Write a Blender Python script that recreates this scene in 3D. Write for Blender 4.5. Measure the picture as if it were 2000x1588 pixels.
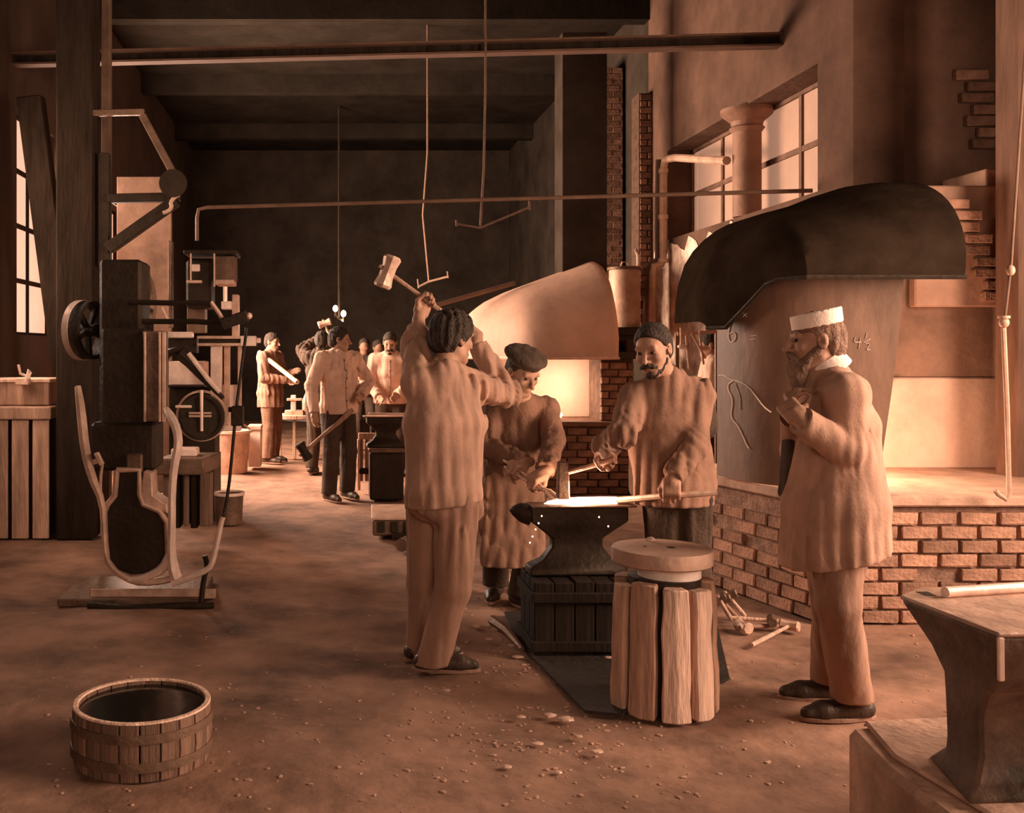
import bpy, bmesh, math, random
import numpy as np
from mathutils import Vector, Matrix

# ------------------------------------------------------------------ scene, camera, light
for o in list(bpy.data.objects):
    bpy.data.objects.remove(o, do_unlink=True)
scene = bpy.context.scene
COL = scene.collection
R = math.radians
CAM_H, FOC, VPX, VPY = 1.52, 2000.0, 640.0, 683.0      # eye height, focal length in px, vanishing point


def P(px, py, Y):
    """photo pixel + distance -> world point"""
    return Vector(((px - VPX) / FOC * Y, Y, CAM_H - (py - VPY) / FOC * Y))


def G(px, py):
    """photo pixel on the ground -> world point"""
    return P(px, py, CAM_H * FOC / (py - VPY))


cam_d = bpy.data.cameras.new('camera')
cam_d.sensor_width = 36.0
cam_d.lens = 36.0 * FOC / 2000.0
cam_d.shift_x = (1000 - VPX) / 2000.0
cam_d.shift_y = -(794 - VPY) / 2000.0
cam_d.clip_start = 0.05
cam = bpy.data.objects.new('camera', cam_d)
COL.objects.link(cam)
cam.location = (0, 0, CAM_H)
cam.rotation_euler = (R(90), 0, 0)
scene.camera = cam

scene.view_settings.view_transform = 'Standard'
scene.view_settings.look = 'None'
scene.view_settings.gamma = 1.0
scene.view_settings.use_curve_mapping = False
scene.view_settings.exposure = 0.52

w = bpy.data.worlds.new('world')
scene.world = w
w.use_nodes = True
w.node_tree.nodes['Background'].inputs[0].default_value = (1.0, .72, .55, 1)
w.node_tree.nodes['Background'].inputs[1].default_value = 0.35

WARM = (1.0, .80, .66)


def light(name, kind, loc, power, color=WARM, target=None, size=None, size_y=None, radius=None, spread=None):
    d = bpy.data.lights.new(name, kind)
    d.energy = power
    d.color = color
    if kind == 'AREA':
        d.shape = 'RECTANGLE'
        d.size = size
        d.size_y = size_y or size
        if spread:
            d.spread = spread
    if radius is not None:
        d.shadow_soft_size = radius
    o = bpy.data.objects.new(name, d)
    COL.objects.link(o)
    o.location = loc
    if target is not None:
        o.rotation_euler = (Vector(target) - Vector(loc)).to_track_quat('-Z', 'Y').to_euler()
    return o


# daylight from the left-hand windows; side, front and left-front lamps are added fill
light('added_side_fill', 'AREA', (5.18, 3.2, 2.45), 400, target=(4.0, 3.2, 2.45), size=3.1, size_y=2.2)  # added fill from the right, set in an unseen window
light('added_front_fill', 'AREA', (1.0, -2.98, 2.3), 100, target=(1.0, 0, 2.3), size=3.4, size_y=2.1)  # added fill from behind the camera
light('daylight_left', 'AREA', (-2.93, 13.0, 2.5), 950, target=(0, 13.0, 2.5), size=3.5, size_y=1.9)
light('daylight_left_near', 'AREA', (-2.93, 10.25, 2.7), 60, target=(0, 10.25, 2.7), size=1.3, size_y=1.9)
light('added_left_fill', 'AREA', (-2.93, 7.7, 2.5), 62, target=(0, 7.7, 2.5), size=2.1, size_y=1.8)  # added out of view to brighten the machines on the left

# ------------------------------------------------------------------ materials
MATS = {}


def mat(name, color, rough=.8, metal=0.0, var=.35, scale=6.0, bump=.25, bscale=40.0, stretch=(1, 1, 1),
        emit=None, estr=0.0, obj_var=0.0, dark=None, patch=0.0, spec=.35):
    """noise-mottled principled material; obj_var varies the tone from object to object"""
    if name in MATS:
        return MATS[name]
    m = bpy.data.materials.new(name)
    m.use_nodes = True
    nt = m.node_tree
    N, L = nt.nodes, nt.links
    b = N['Principled BSDF']
    b.inputs['Roughness'].default_value = rough
    b.inputs['Metallic'].default_value = metal
    b.inputs['Specular IOR Level'].default_value = spec
    b.inputs['Specular Tint'].default_value = (1.0, .66, .46, 1)
    tc = N.new('ShaderNodeTexCoord')
    mp = N.new('ShaderNodeMapping')
    mp.inputs['Scale'].default_value = stretch
    L.new(tc.outputs['Object'], mp.inputs['Vector'])
    nz = N.new('ShaderNodeTexNoise')
    nz.inputs['Scale'].default_value = scale
    nz.inputs['Detail'].default_value = 6
    nz.inputs['Roughness'].default_value = .65
    L.new(mp.outputs[0], nz.inputs['Vector'])
    rp = N.new('ShaderNodeValToRGB')
    c = color
    lo = dark if dark else tuple(x * (1 - var) for x in c)
    hi = tuple(min(1, x * (1 + var * .6)) for x in c)
    rp.color_ramp.elements[0].position = .32 + patch
    rp.color_ramp.elements[1].position = .68 + patch
    rp.color_ramp.elements[0].color = (*lo, 1)
    rp.color_ramp.elements[1].color = (*hi, 1)
    L.new(nz.outputs[0], rp.inputs[0])
    out = rp.outputs[0]
    if obj_var:
        oi = N.new('ShaderNodeObjectInfo')
        mr = N.new('ShaderNodeMapRange')
        mr.inputs['To Min'].default_value = 1 - obj_var
        mr.inputs['To Max'].default_value = 1 + obj_var * .6
        L.new(oi.outputs['Random'], mr.inputs[0])
        mx = N.new('ShaderNodeMix')
        mx.data_type = 'RGBA'
        mx.blend_type = 'MULTIPLY'
        mx.inputs[0].default_value = 1
        L.new(out, mx.inputs[6])
        L.new(mr.outputs[0], mx.inputs[7])
        out = mx.outputs[2]
    L.new(out, b.inputs['Base Color'])
    if bump:
        n2 = N.new('ShaderNodeTexNoise')
        n2.inputs['Scale'].default_value = bscale
        n2.inputs['Detail'].default_value = 5
        L.new(mp.outputs[0], n2.inputs['Vector'])
        bp = N.new('ShaderNodeBump')
        bp.inputs['Strength'].default_value = bump
        bp.inputs['Distance'].default_value = .02
        L.new(n2.outputs[0], bp.inputs['Height'])
        L.new(bp.outputs[0], b.inputs['Normal'])
    if emit:
        b.inputs['Emission Color'].default_value = (*emit, 1)
        b.inputs['Emission Strength'].default_value = estr
    MATS[name] = m
    return m


IRON = mat('soot_iron', (.026, .0155, .0098), .55, .0, .4, 5, .3, 30, spec=.22)
IRON_MID = mat('worn_iron', (.16, .085, .052), .5, .25, .45, 6, .3, 35)
IRON_LT = mat('bright_iron', (.62, .36, .245), .42, .15, .35, 7, .2, 30)
STEEL = mat('polished_steel', (.86, .57, .43), .35, .2, .25, 8, .1, 30)
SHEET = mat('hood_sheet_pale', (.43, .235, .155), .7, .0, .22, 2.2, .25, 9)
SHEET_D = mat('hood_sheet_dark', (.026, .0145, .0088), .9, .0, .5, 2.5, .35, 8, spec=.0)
SHIELD = mat('shield_sheet', (.155, .074, .045), .6, .0, .45, 3.0, .2, 20, stretch=(1, 1, .45))
BRICK = mat('brick', (.40, .195, .12), .9, 0, .4, 9, .6, 45, obj_var=.42)
BRICK_D = mat('brick_sooty', (.20, .092, .056), .9, 0, .45, 9, .6, 45, obj_var=.45)
MORTAR = mat('mortar', (.33, .175, .115), .95, 0, .5, 12, .6, 60)
MORTAR_D = mat('mortar_dark', (.09, .045, .028), .95, 0, .5, 12, .6, 60)
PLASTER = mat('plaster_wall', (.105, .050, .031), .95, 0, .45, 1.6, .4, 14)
WHITEW = mat('whitewash', (.80, .52, .38), .95, 0, .55, 5.0, .5, 18, dark=(.34, .18, .12))
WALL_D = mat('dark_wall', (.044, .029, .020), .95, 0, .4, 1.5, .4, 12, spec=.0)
WALL_L = mat('left_wall', (.055, .030, .020), .95, 0, .4, 1.3, .4, 12)
CEIL = mat('ceiling_soot', (.024, .016, .011), .95, 0, .35, 1.5, .4, 10, spec=.0)
FLOOR = mat('earth_floor', (.275, .136, .084), .95, 0, .45, 1.7, .75, 9, dark=(.085, .041, .025), patch=-.02)
WOOD = mat('weathered_wood', (.46, .245, .155), .9, 0, .45, 7, .5, 30, stretch=(2.2, 2.2, .28), obj_var=.35)
WOOD_L = mat('split_wood_pale', (.70, .41, .28), .9, 0, .4, 7, .5, 30, stretch=(2.2, 2.2, .28), obj_var=.25)
WOOD_D = mat('dark_timber', (.026, .015, .0095), .95, 0, .45, 6, .5, 25, stretch=(2, 2, .3), spec=.08)
BEAM = mat('roof_beam', (.12, .058, .035), .9, 0, .4, 6, .4, 25, stretch=(.3, 2, 2))
SKIN = mat('skin', (.36, .175, .106), .62, 0, .22, 14, .15, 60)
SKIN_D = mat('skin_dimmed', (.22, .10, .06), .65, 0, .3, 14, .15, 60)  # darker copy of the skin, dim light put into its colour
EYE = mat('eye_dark', (.03, .02, .014), .3, 0, .1, 20, 0)
HAIR = mat('hair_dark', (.035, .022, .015), .75, 0, .5, 30, .8, 90)
HAIR_G = mat('hair_grey', (.24, .125, .08), .85, 0, .45, 30, .8, 90)
CL_LIGHT = mat('cloth_light', (.39, .203, .130), .95, 0, .28, 5, .14, 90)
CL_PALE = mat('cloth_pale', (.60, .345, .235), .95, 0, .25, 5, .14, 90)
CL_MID = mat('cloth_mid', (.235, .113, .069), .95, 0, .32, 5, .14, 90)
CL_BROWN = mat('cloth_brown', (.19, .088, .053), .95, 0, .35, 5, .4, 70)
CL_DARK = mat('cloth_dark', (.060, .034, .022), .95, 0, .4, 6, .4, 70)
CL_TROU = mat('trouser_cloth', (.33, .167, .105), .95, 0, .32, 4, .15, 60, stretch=(1, 1, .4))
WHITE = mat('white_cloth', (.86, .62, .48), .9, 0, .15, 8, .2, 60)
LEATHER = mat('shoe_leather', (.050, .030, .020), .45, 0, .4, 14, .3, 50)
SOLE = mat('shoe_sole', (.30, .155, .10), .8, 0, .3, 12, .3, 50)
STONE = mat('stone', (.50, .275, .18), .9, 0, .4, 5, .6, 22)
CHALK = mat('chalk', (.90, .66, .52), .95, 0, .2, 30, 0)
WATER = mat('tub_water', (.012, .009, .007), .12, 0, .1, 4, .05, 8)
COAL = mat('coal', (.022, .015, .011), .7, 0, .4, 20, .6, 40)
EMBER = mat('ember', (.5, .18, .08), .8, 0, .5, 25, .5, 40, emit=(1.0, .45, .20), estr=5.0)
HOT = mat('hot_iron', (.9, .6, .45), .6, 0, .1, 10, .1, 30, emit=(1.0, .64, .46), estr=2.6)
SPARK = mat('spark', (.9, .6, .45), .6, 0, .1, 10, 0, 30, emit=(1.0, .66, .48), estr=2.0)
FLAME = mat('gas_flame', (1, .8, .65), .6, 0, .1, 10, 0, 30, emit=(1.0, .72, .55), estr=9.0)
PANE = mat('window_daylight', (.3, .16, .10), .4, 0, .3, 1.2, .05, 10, emit=(.80, .42, .27), estr=.30)
PANE_L = mat('window_daylight_left', (.8, .5, .37), .4, 0, .2, 1.5, .05, 10, emit=(.95, .55, .39), estr=.55)

# ------------------------------------------------------------------ mesh helpers


def basis(d):
    d = Vector(d).normalized()
    a = Vector((0, 0, 1)) if abs(d.z) < .9 else Vector((1, 0, 0))
    u = d.cross(a).normalized()
    return d, u, d.cross(u).normalized()


class MB:
    """collects shapes into one mesh"""

    def __init__(s):
        s.v, s.f = [], []

    def add(s, v, f):
        n = len(s.v)
        s.v += [Vector(x) for x in v]
        s.f += [tuple(i + n for i in q) for q in f]
        return s

    def box(s, c, size, rz=0.0, mtx=None, taper=1.0):
        sx, sy, sz = [x / 2 for x in size]
        m = mtx or Matrix.Rotation(rz, 3, 'Z')
        v = []
        for z in (-1, 1):
            k = taper if z > 0 else 1
            for x, y in ((-1, -1), (1, -1), (1, 1), (-1, 1)):
                v.append(Vector(c) + m @ Vector((x * sx * k, y * sy * k, z * sz)))
        return s.add(v, [(3, 2, 1, 0), (4, 5, 6, 7), (0, 1, 5, 4), (1, 2, 6, 5), (2, 3, 7, 6), (3, 0, 4, 7)])

    def cyl(s, a, b, ra, rb=None, n=16, cap=True):
        rb = ra if rb is None else rb
        a, b = Vector(a), Vector(b)
        d, u, w_ = basis(b - a)
        v = []
        for c, r in ((a, ra), (b, rb)):
            for i in range(n):
                t = 2 * math.pi * i / n
                v.append(c + (u * math.cos(t) + w_ * math.sin(t)) * r)
        f = [(i, (i + 1) % n, n + (i + 1) % n, n + i) for i in range(n)]
        if cap:
            f += [tuple(range(n - 1, -1, -1)), tuple(range(n, 2 * n))]
        return s.add(v, f)

    def bar(s, a, b, wd, ht, up=(0, 0, 1), w2=None, h2=None):
        """rectangular bar from a to b"""
        a, b = Vector(a), Vector(b)
        d = (b - a).normalized()
        u = Vector(up)
        if abs(d.dot(u)) > .95:
            u = Vector((0, 1, 0))
        x = d.cross(u).normalized()
        y = x.cross(d).normalized()
        v = []
        for c, ww, hh in ((a, wd, ht), (b, w2 or wd, h2 or ht)):
            for p, q in ((-1, -1), (1, -1), (1, 1), (-1, 1)):
                v.append(c + x * p * ww / 2 + y * q * hh / 2)
        return s.add(v, [(3, 2, 1, 0), (4, 5, 6, 7), (0, 1, 5, 4), (1, 2, 6, 5), (2, 3, 7, 6), (3, 0, 4, 7)])

    def tube(s, pts, r, n=8, smooth=0, flat=1.0):
        pts = [Vector(p) for p in pts]
        rs = list(r) if isinstance(r, (list, tuple)) else [r] * len(pts)
        for _ in range(smooth):
            q, qr = [pts[0]], [rs[0]]
            for i in range(len(pts) - 1):
                q += [pts[i] * .75 + pts[i + 1] * .25, pts[i] * .25 + pts[i + 1] * .75]
                qr += [rs[i] * .75 + rs[i + 1] * .25, rs[i] * .25 + rs[i + 1] * .75]
            q.append(pts[-1])
            qr.append(rs[-1])
            pts, rs = q, qr
        v, f = [], []
        ref = None
        m = len(pts)
        for i, p in enumerate(pts):
            d = (pts[min(i + 1, m - 1)] - pts[max(i - 1, 0)]).normalized()
            if ref is None:
                _, ref, _ = basis(d)
            ref = (ref - d * ref.dot(d)).normalized()
            w_ = d.cross(ref)
            for k in range(n):
                t = 2 * math.pi * k / n
                v.append(p + (ref * math.cos(t) + w_ * math.sin(t) * flat) * rs[i])
        for i in range(m - 1):
            for k in range(n):
                f.append((i * n + k, i * n + (k + 1) % n, (i + 1) * n + (k + 1) % n, (i + 1) * n + k))
        f += [tuple(range(n - 1, -1, -1)), tuple(range((m - 1) * n, m * n))]
        return s.add(v, f)

    def lathe(s, prof, c, n=32, axis=(0, 0, 1), close=False):
        """prof: (radius, height) pairs along axis"""
        d, u, w_ = basis(axis)
        c = Vector(c)
        v, f = [], []
        m = len(prof)
        for r, h in prof:
            for i in range(n):
                t = 2 * math.pi * i / n
                v.append(c + d * h + (u * math.cos(t) + w_ * math.sin(t)) * r)
        for j in range(m - 1 + (1 if close else 0)):
            j2 = (j + 1) % m
            for i in range(n):
                f.append((j * n + i, j * n + (i + 1) % n, j2 * n + (i + 1) % n, j2 * n + i))
        if not close:
            f += [tuple(range(n - 1, -1, -1)), tuple(range((m - 1) * n, m * n))]
        return s.add(v, f)

    def prism(s, pts, ext):
        """planar outline pushed along the vector ext"""
        pts = [Vector(p) for p in pts]
        e = Vector(ext)
        n = len(pts)
        v = pts + [p + e for p in pts]
        f = [(i, (i + 1) % n, n + (i + 1) % n, n + i) for i in range(n)]
        f += [tuple(range(n - 1, -1, -1)), tuple(range(n, 2 * n))]
        return s.add(v, f)

    def ell(s, c, rad, n=14, m=9, mtx=None, jit=0.0, rng=None):
        v, f = [], []
        c = Vector(c)
        M3 = mtx or Matrix.Identity(3)
        for j in range(m + 1):
            ph = math.pi * j / m
            for i in range(n):
                t = 2 * math.pi * i / n
                k = 1 + (rng.uniform(-jit, jit) if jit else 0)
                v.append(c + M3 @ Vector((rad[0] * math.sin(ph) * math.cos(t) * k,
                                          rad[1] * math.sin(ph) * math.sin(t) * k, rad[2] * math.cos(ph) * k)))
        for j in range(m):
            for i in range(n):
                f.append((j * n + i, (j + 1) * n + i, (j + 1) * n + (i + 1) % n, j * n + (i + 1) % n))
        return s.add(v, f)

    def grid(s, rows):
        """rows of points joined into a sheet"""
        v, f = [], []
        n = len(rows[0])
        for r in rows:
            v += r
        for j in range(len(rows) - 1):
            for i in range(n - 1):
                f.append((j * n + i, j * n + i + 1, (j + 1) * n + i + 1, (j + 1) * n + i))
        return s.add(v, f)

    def build(s, name, m, parent=None, bevel=0.0, smooth=True, angle=35, solid=0.0, jitter=0.0, seed=0):
        me = bpy.data.meshes.new(name)
        me.from_pydata([tuple(x) for x in s.v], [], s.f)
        bm = bmesh.new()
        bm.from_mesh(me)
        bmesh.ops.remove_doubles(bm, verts=bm.verts, dist=1e-5)
        bmesh.ops.recalc_face_normals(bm, faces=bm.faces)
        if bevel:
            es = [e for e in bm.edges if len(e.link_faces) == 2 and e.calc_face_angle(0) > R(30)]
            bmesh.ops.bevel(bm, geom=es, offset=bevel, segments=1, affect='EDGES', clamp_overlap=True)
        if jitter:
            rg = random.Random(seed)
            for vv in bm.verts:
                vv.co += Vector((rg.uniform(-1, 1), rg.uniform(-1, 1), rg.uniform(-1, 1))) * jitter
        if solid:
            bmesh.ops.solidify(bm, geom=bm.faces[:], thickness=solid)
            bmesh.ops.recalc_face_normals(bm, faces=bm.faces)
        bm.to_mesh(me)
        bm.free()
        return finish(me, name, m, parent, smooth, angle)


def finish(me, name, m, parent=None, smooth=True, angle=35):
    co = np.empty(len(me.vertices) * 3, dtype=np.float32)
    me.vertices.foreach_get('co', co)
    co = co.reshape(-1, 3)
    lo, hi = co.min(0), co.max(0)
    c = Vector(((lo[0] + hi[0]) / 2, (lo[1] + hi[1]) / 2, lo[2]))
    me.transform(Matrix.Translation(-c))
    me.materials.append(m)
    if smooth:
        me.shade_smooth()
        if angle:
            me.set_sharp_from_angle(angle=R(angle))
    o = bpy.data.objects.new(name, me)
    COL.objects.link(o)
    if parent is not None:
        o.parent = parent
        o.location = c - wloc(parent)
    else:
        o.location = c
    o['_w'] = tuple(c)
    return o


def wloc(o):
    return Vector(o['_w'])


def empty(name, loc, label, cat, group=None):
    o = bpy.data.objects.new(name, None)
    o.empty_display_size = .1
    COL.objects.link(o)
    o.location = loc
    o['_w'] = tuple(loc)
    return tag(o, label, cat, group)


def tag(o, label, cat, group=None):
    o['label'] = label
    o['category'] = cat
    if group:
        o['group'] = group
    return o


def struct(o, label=None, cat=None):
    o['kind'] = 'structure'
    if label:
        o['label'] = label
    if cat:
        o['category'] = cat
    return o


def stuff(o):
    o['kind'] = 'stuff'
    return o


BR_CACHE = {}


def brick_mesh(L, H, D, m, k):
    key = (round(L, 3), H, D, m.name, k)
    if key not in BR_CACHE:
        rg = random.Random(hash((round(L, 3), k)) % 9999)
        b = MB().box((0, 0, 0), (L, D, H))
        me = bpy.data.meshes.new('brick')
        me.from_pydata([tuple(x) for x in b.v], [], b.f)
        bm = bmesh.new()
        bm.from_mesh(me)
        bmesh.ops.recalc_face_normals(bm, faces=bm.faces)
        bmesh.ops.bevel(bm, geom=bm.edges[:], offset=.006, segments=1, affect='EDGES')
        for v in bm.verts:
            v.co += Vector((rg.uniform(-1, 1), rg.uniform(-1, 1), rg.uniform(-1, 1))) * .0035
        bm.to_mesh(me)
        bm.free()
        me.materials.append(m)
        BR_CACHE[key] = me
    return BR_CACHE[key]


def bricks(parent, a, b, z0, z1, m=None, seed=1, L=.22, H=.066, gap=.012, D=.06, drop=0.0, skip=None, proud=.012, maxn=300):
    """courses of single bricks along the wall line a->b (outward normal to the right of a->b)"""
    m = m or BRICK
    rg = random.Random(seed)
    a, b = Vector((a[0], a[1], 0)), Vector((b[0], b[1], 0))
    d = (b - a).normalized()
    n = Vector((d.y, -d.x, 0))
    tot = (b - a).length
    ang = math.atan2(d.y, d.x)
    z = z0 + H / 2
    row = 0
    cnt = 0
    while z + H / 2 <= z1 + .012 and cnt < maxn:
        x = -L / 2 if row % 2 else 0.0
        while x < tot - .03:
            x0, x1 = max(x, 0), min(x + L, tot)
            if x1 - x0 > .045 and rg.random() >= drop:
                c = a + d * ((x0 + x1) / 2) + n * (rg.uniform(.2, 1) * proud - D / 2 + .004)
                c.z = z
                if not (skip and skip(c)):
                    ln = round((x1 - x0 - gap) / .02) * .02
                    o = bpy.data.objects.new('brick', brick_mesh(max(ln, .04), H, D, m, rg.randint(0, 3)))
                    COL.objects.link(o)
                    o.parent = parent
                    o.location = c - wloc(parent)
                    o.rotation_euler = (rg.uniform(-.02, .02), rg.uniform(-.02, .02), ang + rg.uniform(-.015, .015))
                    cnt += 1
            x += L
        z += H + gap
        row += 1
    return cnt

# ------------------------------------------------------------------ the building
XL, XR, XA, YF, YB, ZC = -2.9, 3.9, 5.2, -3.0, 22.0, 5.8


def hgt(x, y):
    return (.010 * math.sin(3.1 * x + 1.7 * y + .6) * math.sin(2.3 * y - 1.1 * x) + .006 * math.sin(7.7 * x + 2) * math.sin(6.9 * y)
            + .004 * math.sin(15 * x + 9 * y) - .012)


xs = [XL - .3 + i * (XA + .6 - XL) / 110 for i in range(111)]
ys = []
y = YF - .3
while y < YB + .3:
    ys.append(y)
    y += .07 if 2.4 < y < 8 else .3
floor = MB().grid([[Vector((x, yy, hgt(x, yy))) for x in xs] for yy in ys]).build('floor', FLOOR, angle=0)
struct(floor)


def wall(name, m, axis, pos, thick, a0, a1, z0, z1, openings=()):
    """upright wall slab with rectangular openings (a0, a1, z0, z1)"""
    b = MB()
    ax = sorted({a0, a1, *[o[0] for o in openings], *[o[1] for o in openings]})
    zx = sorted({z0, z1, *[o[2] for o in openings], *[o[3] for o in openings]})
    for i in range(len(ax) - 1):
        for j in range(len(zx) - 1):
            ca, cz = (ax[i] + ax[i + 1]) / 2, (zx[j] + zx[j + 1]) / 2
            if any(o[0] < ca < o[1] and o[2] < cz < o[3] for o in openings):
                continue
            da, dz = ax[i + 1] - ax[i], zx[j + 1] - zx[j]
            if axis == 'X':
                b.box((pos + thick / 2, ca, cz), (abs(thick), da, dz))
            else:
                b.box((ca, pos + thick / 2, cz), (da, abs(thick), dz))
    return struct(b.build(name, m, smooth=False))


WIN_L = [(9.55, 10.95, 1.66, 3.78), (11.2, 14.8, 1.5, 3.5), (6.6, 8.8, 1.5, 3.5)]
WIN_R = (8.15, 11.75, 2.78, 3.80)
wall('wall_left', WALL_L, 'X', XL, -.35, YF, YB, 0, ZC, WIN_L)
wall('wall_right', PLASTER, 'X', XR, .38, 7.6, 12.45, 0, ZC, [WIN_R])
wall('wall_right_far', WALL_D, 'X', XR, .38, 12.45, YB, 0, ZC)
wall('wall_alcove', PLASTER, 'Y', 7.6, .3, XR + .38, XA, 0, ZC)
wall('wall_right_near', PLASTER, 'X', XA, .35, YF, 7.6, 0, ZC, [(1.6, 4.8, 1.3, 3.6)])
wall('wall_front', WALL_D, 'Y', YF, -.35, XL, XA, 0, ZC, [(-.8, 2.8, 1.2, 3.4)])
wall('wall_back', WALL_D, 'Y', YB, .3, XL, XR + .4, 0, ZC)
struct(MB().box(((XL + XA) / 2, (YF + YB) / 2, ZC + .1), (XA - XL + .7, YB - YF + .7, .2)).build('ceiling', CEIL, smooth=False))


def window(name, axis, pos, a0, a1, z0, z1, na, nz, pane, fr, bw=.045):
    """glazed window: frame root, with bars and single panes as parts"""
    f = MB()

    def bx(b, ca, cz, da, dz, t=.06):
        b.box((pos, ca, cz) if axis == 'X' else (ca, pos, cz), (t, da, dz) if axis == 'X' else (da, t, dz))
    for zz in (z0, z1):
        bx(f, (a0 + a1) / 2, zz, a1 - a0 + bw, bw * 1.4)
    for aa in (a0, a1):
        bx(f, aa, (z0 + z1) / 2, bw * 1.4, z1 - z0)
    root = struct(f.build(name, fr, smooth=False))
    for i in range(1, na):
        b = MB()
        bx(b, a0 + (a1 - a0) * i / na, (z0 + z1) / 2, bw, z1 - z0, .05)
        b.build('glazing_bar', fr, root, smooth=False)
    for j in range(1, nz):
        b = MB()
        bx(b, (a0 + a1) / 2, z0 + (z1 - z0) * j / nz, a1 - a0, bw, .045)
        b.build('glazing_bar', fr, root, smooth=False)
    for i in range(na):
        for j in range(nz):
            b = MB()
            bx(b, a0 + (a1 - a0) * (i + .5) / na, z0 + (z1 - z0) * (j + .5) / nz, (a1 - a0) / na, (z1 - z0) / nz, .006)
            b.build('pane', pane, root, smooth=False)
    return root


window('window_1', 'X', XL - .12, *WIN_L[0], 2, 4, PANE_L, WOOD_D)
window('window_2', 'X', XL - .20, *WIN_L[1], 5, 4, PANE_L, WOOD_D)
window('added_window_left', 'X', XL - .20, *WIN_L[2], 3, 4, PANE_L, WOOD_D)  # unseen window, added to hold the left fill lamp
window('window_3', 'X', XR + .30, *WIN_R, 4, 2, PANE, mat('bar_brown', (.16, .08, .05), .8), .05)
window('added_window_side', 'X', XA + .25, 1.6, 4.8, 1.3, 3.6, 4, 4, PANE_L, WOOD_D)  # unseen window, added to hold the side fill lamp
window('added_window_front', 'Y', YF - .25, -.8, 2.8, 1.2, 3.4, 5, 4, PANE_L, WOOD_D)  # added behind the camera to hold the front fill lamp

# round cast-iron column standing in the right-hand window
c = empty('iron_column', (3.98, 9.72, 2.78), 'round cast iron column with flared capital dividing the high right window', 'column')
MB().lathe([(.13, 0), (.13, .82), ], c.location, 24).build('shaft', mat('column_iron', (.27, .13, .08), .6, 0, .35, 3, .2, 20), c)
MB().lathe([(.13, .80), (.16, .84), (.14, .86), (.15, .90), (.22, .96), (.24, .985), (.24, 1.02)], c.location, 24).build('capital', MATS['column_iron'], c)

# bright lime-washed patch of wall below the window, edge worn ragged
rg = random.Random(5)
pts = []
for t in range(26):
    yy = 12.2 - 2.9 * t / 25
    pts.append(Vector((XR - .012, yy, 2.66 + .10 * math.sin(t * 1.3) + rg.uniform(-.06, .06))))
pts += [Vector((XR - .012, 9.3, .3)), Vector((XR - .012, 12.2, .3))]
struct(MB().prism(pts, (.014, 0, 0)).build('trim_1', WHITEW, smooth=False))

# brick pilasters on the right wall
def pilaster(name, x0, x1, y0, y1, z0, z1, m, mm, seed, label):
    o = MB().box(((x0 + x1) / 2, (y0 + y1) / 2, (z0 + z1) / 2), (x1 - x0, y1 - y0, z1 - z0)).build(name, mm, smooth=False)
    struct(o, label)
    bricks(o, (x0, y0), (x1, y0), z0, z1, m, seed, L=.2, proud=.014)
    return o


pilaster('wall_pilaster', 3.52, 3.86, 13.4, 13.8, 1.4, 5.2, BRICK_D, MORTAR, 11, 'tall brick pilaster rising behind the pale hood')
pilaster('wall_pilaster_near', 3.74, 3.9, 12.3, 12.6, 1.4, 4.6, BRICK_D, MORTAR_D, 12, 'narrow brick pilaster beside the wall pipe')

# roof girder: two flanges and a web
g = empty('roof_girder', (1.2, 9.05, 4.1), 'dark riveted roof girder running across under the ceiling', 'girder')
ga, gb = Vector((XL, 9.42, 4.19)), Vector((XR + .0, 8.83, 4.19))
for dz in (-.055, .045):
    MB().bar(ga + Vector((0, 0, dz)), gb + Vector((0, 0, dz)), .12, .018).build('flange', BEAM, g, smooth=False)
MB().bar(ga + Vector((0, .02, -.005)), gb + Vector((0, .02, -.005)), .02, .09).build('web', WOOD_D, g, smooth=False)
for i, yy in enumerate((4.6, 12.5, 16.0, 19.5)):
    struct(MB().box(((XL + XR) / 2, yy, ZC - .14), (XR - XL + (1.3 if yy < 7 else 0), .22, .28)).build('trim_%d' % (i + 2), CEIL, smooth=False))

# long gas pipe across the shop
o = MB().tube([P(385, 470, 9.25), P(385, 425, 9.25), P(388, 409, 9.25), P(405, 405, 9.24), Vector((XR, 8.24, 2.80))], .017, 8).build('gas_pipe', mat('pipe_iron', (.17, .088, .055), .6, .1, .3, 6, .2, 30))
tag(o, 'thin iron gas pipe crossing the shop at head height, bent down at the wheeled machine', 'pipe')

# two wall pipes by the tank
PIPE = MATS['pipe_iron']
PIPE_L = mat('pipe_light', (.52, .29, .19), .55, .1, .3, 6, .2, 30)
wp = empty('wall_pipe', (3.80, 11.6, 1.8), 'stout pale pipe bending along the right window and dropping to the tank', 'pipe')
MB().tube([Vector((3.80, 9.75, 3.32)), Vector((3.80, 11.2, 3.62)), Vector((3.80, 11.52, 3.66)), Vector((3.80, 11.6, 3.56)), Vector((3.80, 11.6, 2.62)), Vector((3.80, 11.6, 2.56)),
           P(1292, 516, 11.6), P(1278, 520, 11.6), P(1275, 535, 11.6), P(1274, 650, 11.6)], .042, 10).build('pipe', PIPE_L, wp)
MB().tube([P(1286, 312, 11.72), P(1284, 400, 11.72), P(1284, 505, 11.72), P(1268, 522, 11.72), P(1258, 650, 11.72)], .032, 8).build('return_pipe', PIPE, wp)
for py in (330, 420, 505):
    MB().cyl(P(1295, py, 11.6), P(1295, py + 8, 11.6), .056, n=12).build('pipe_collar', PIPE_L, wp)

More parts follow.
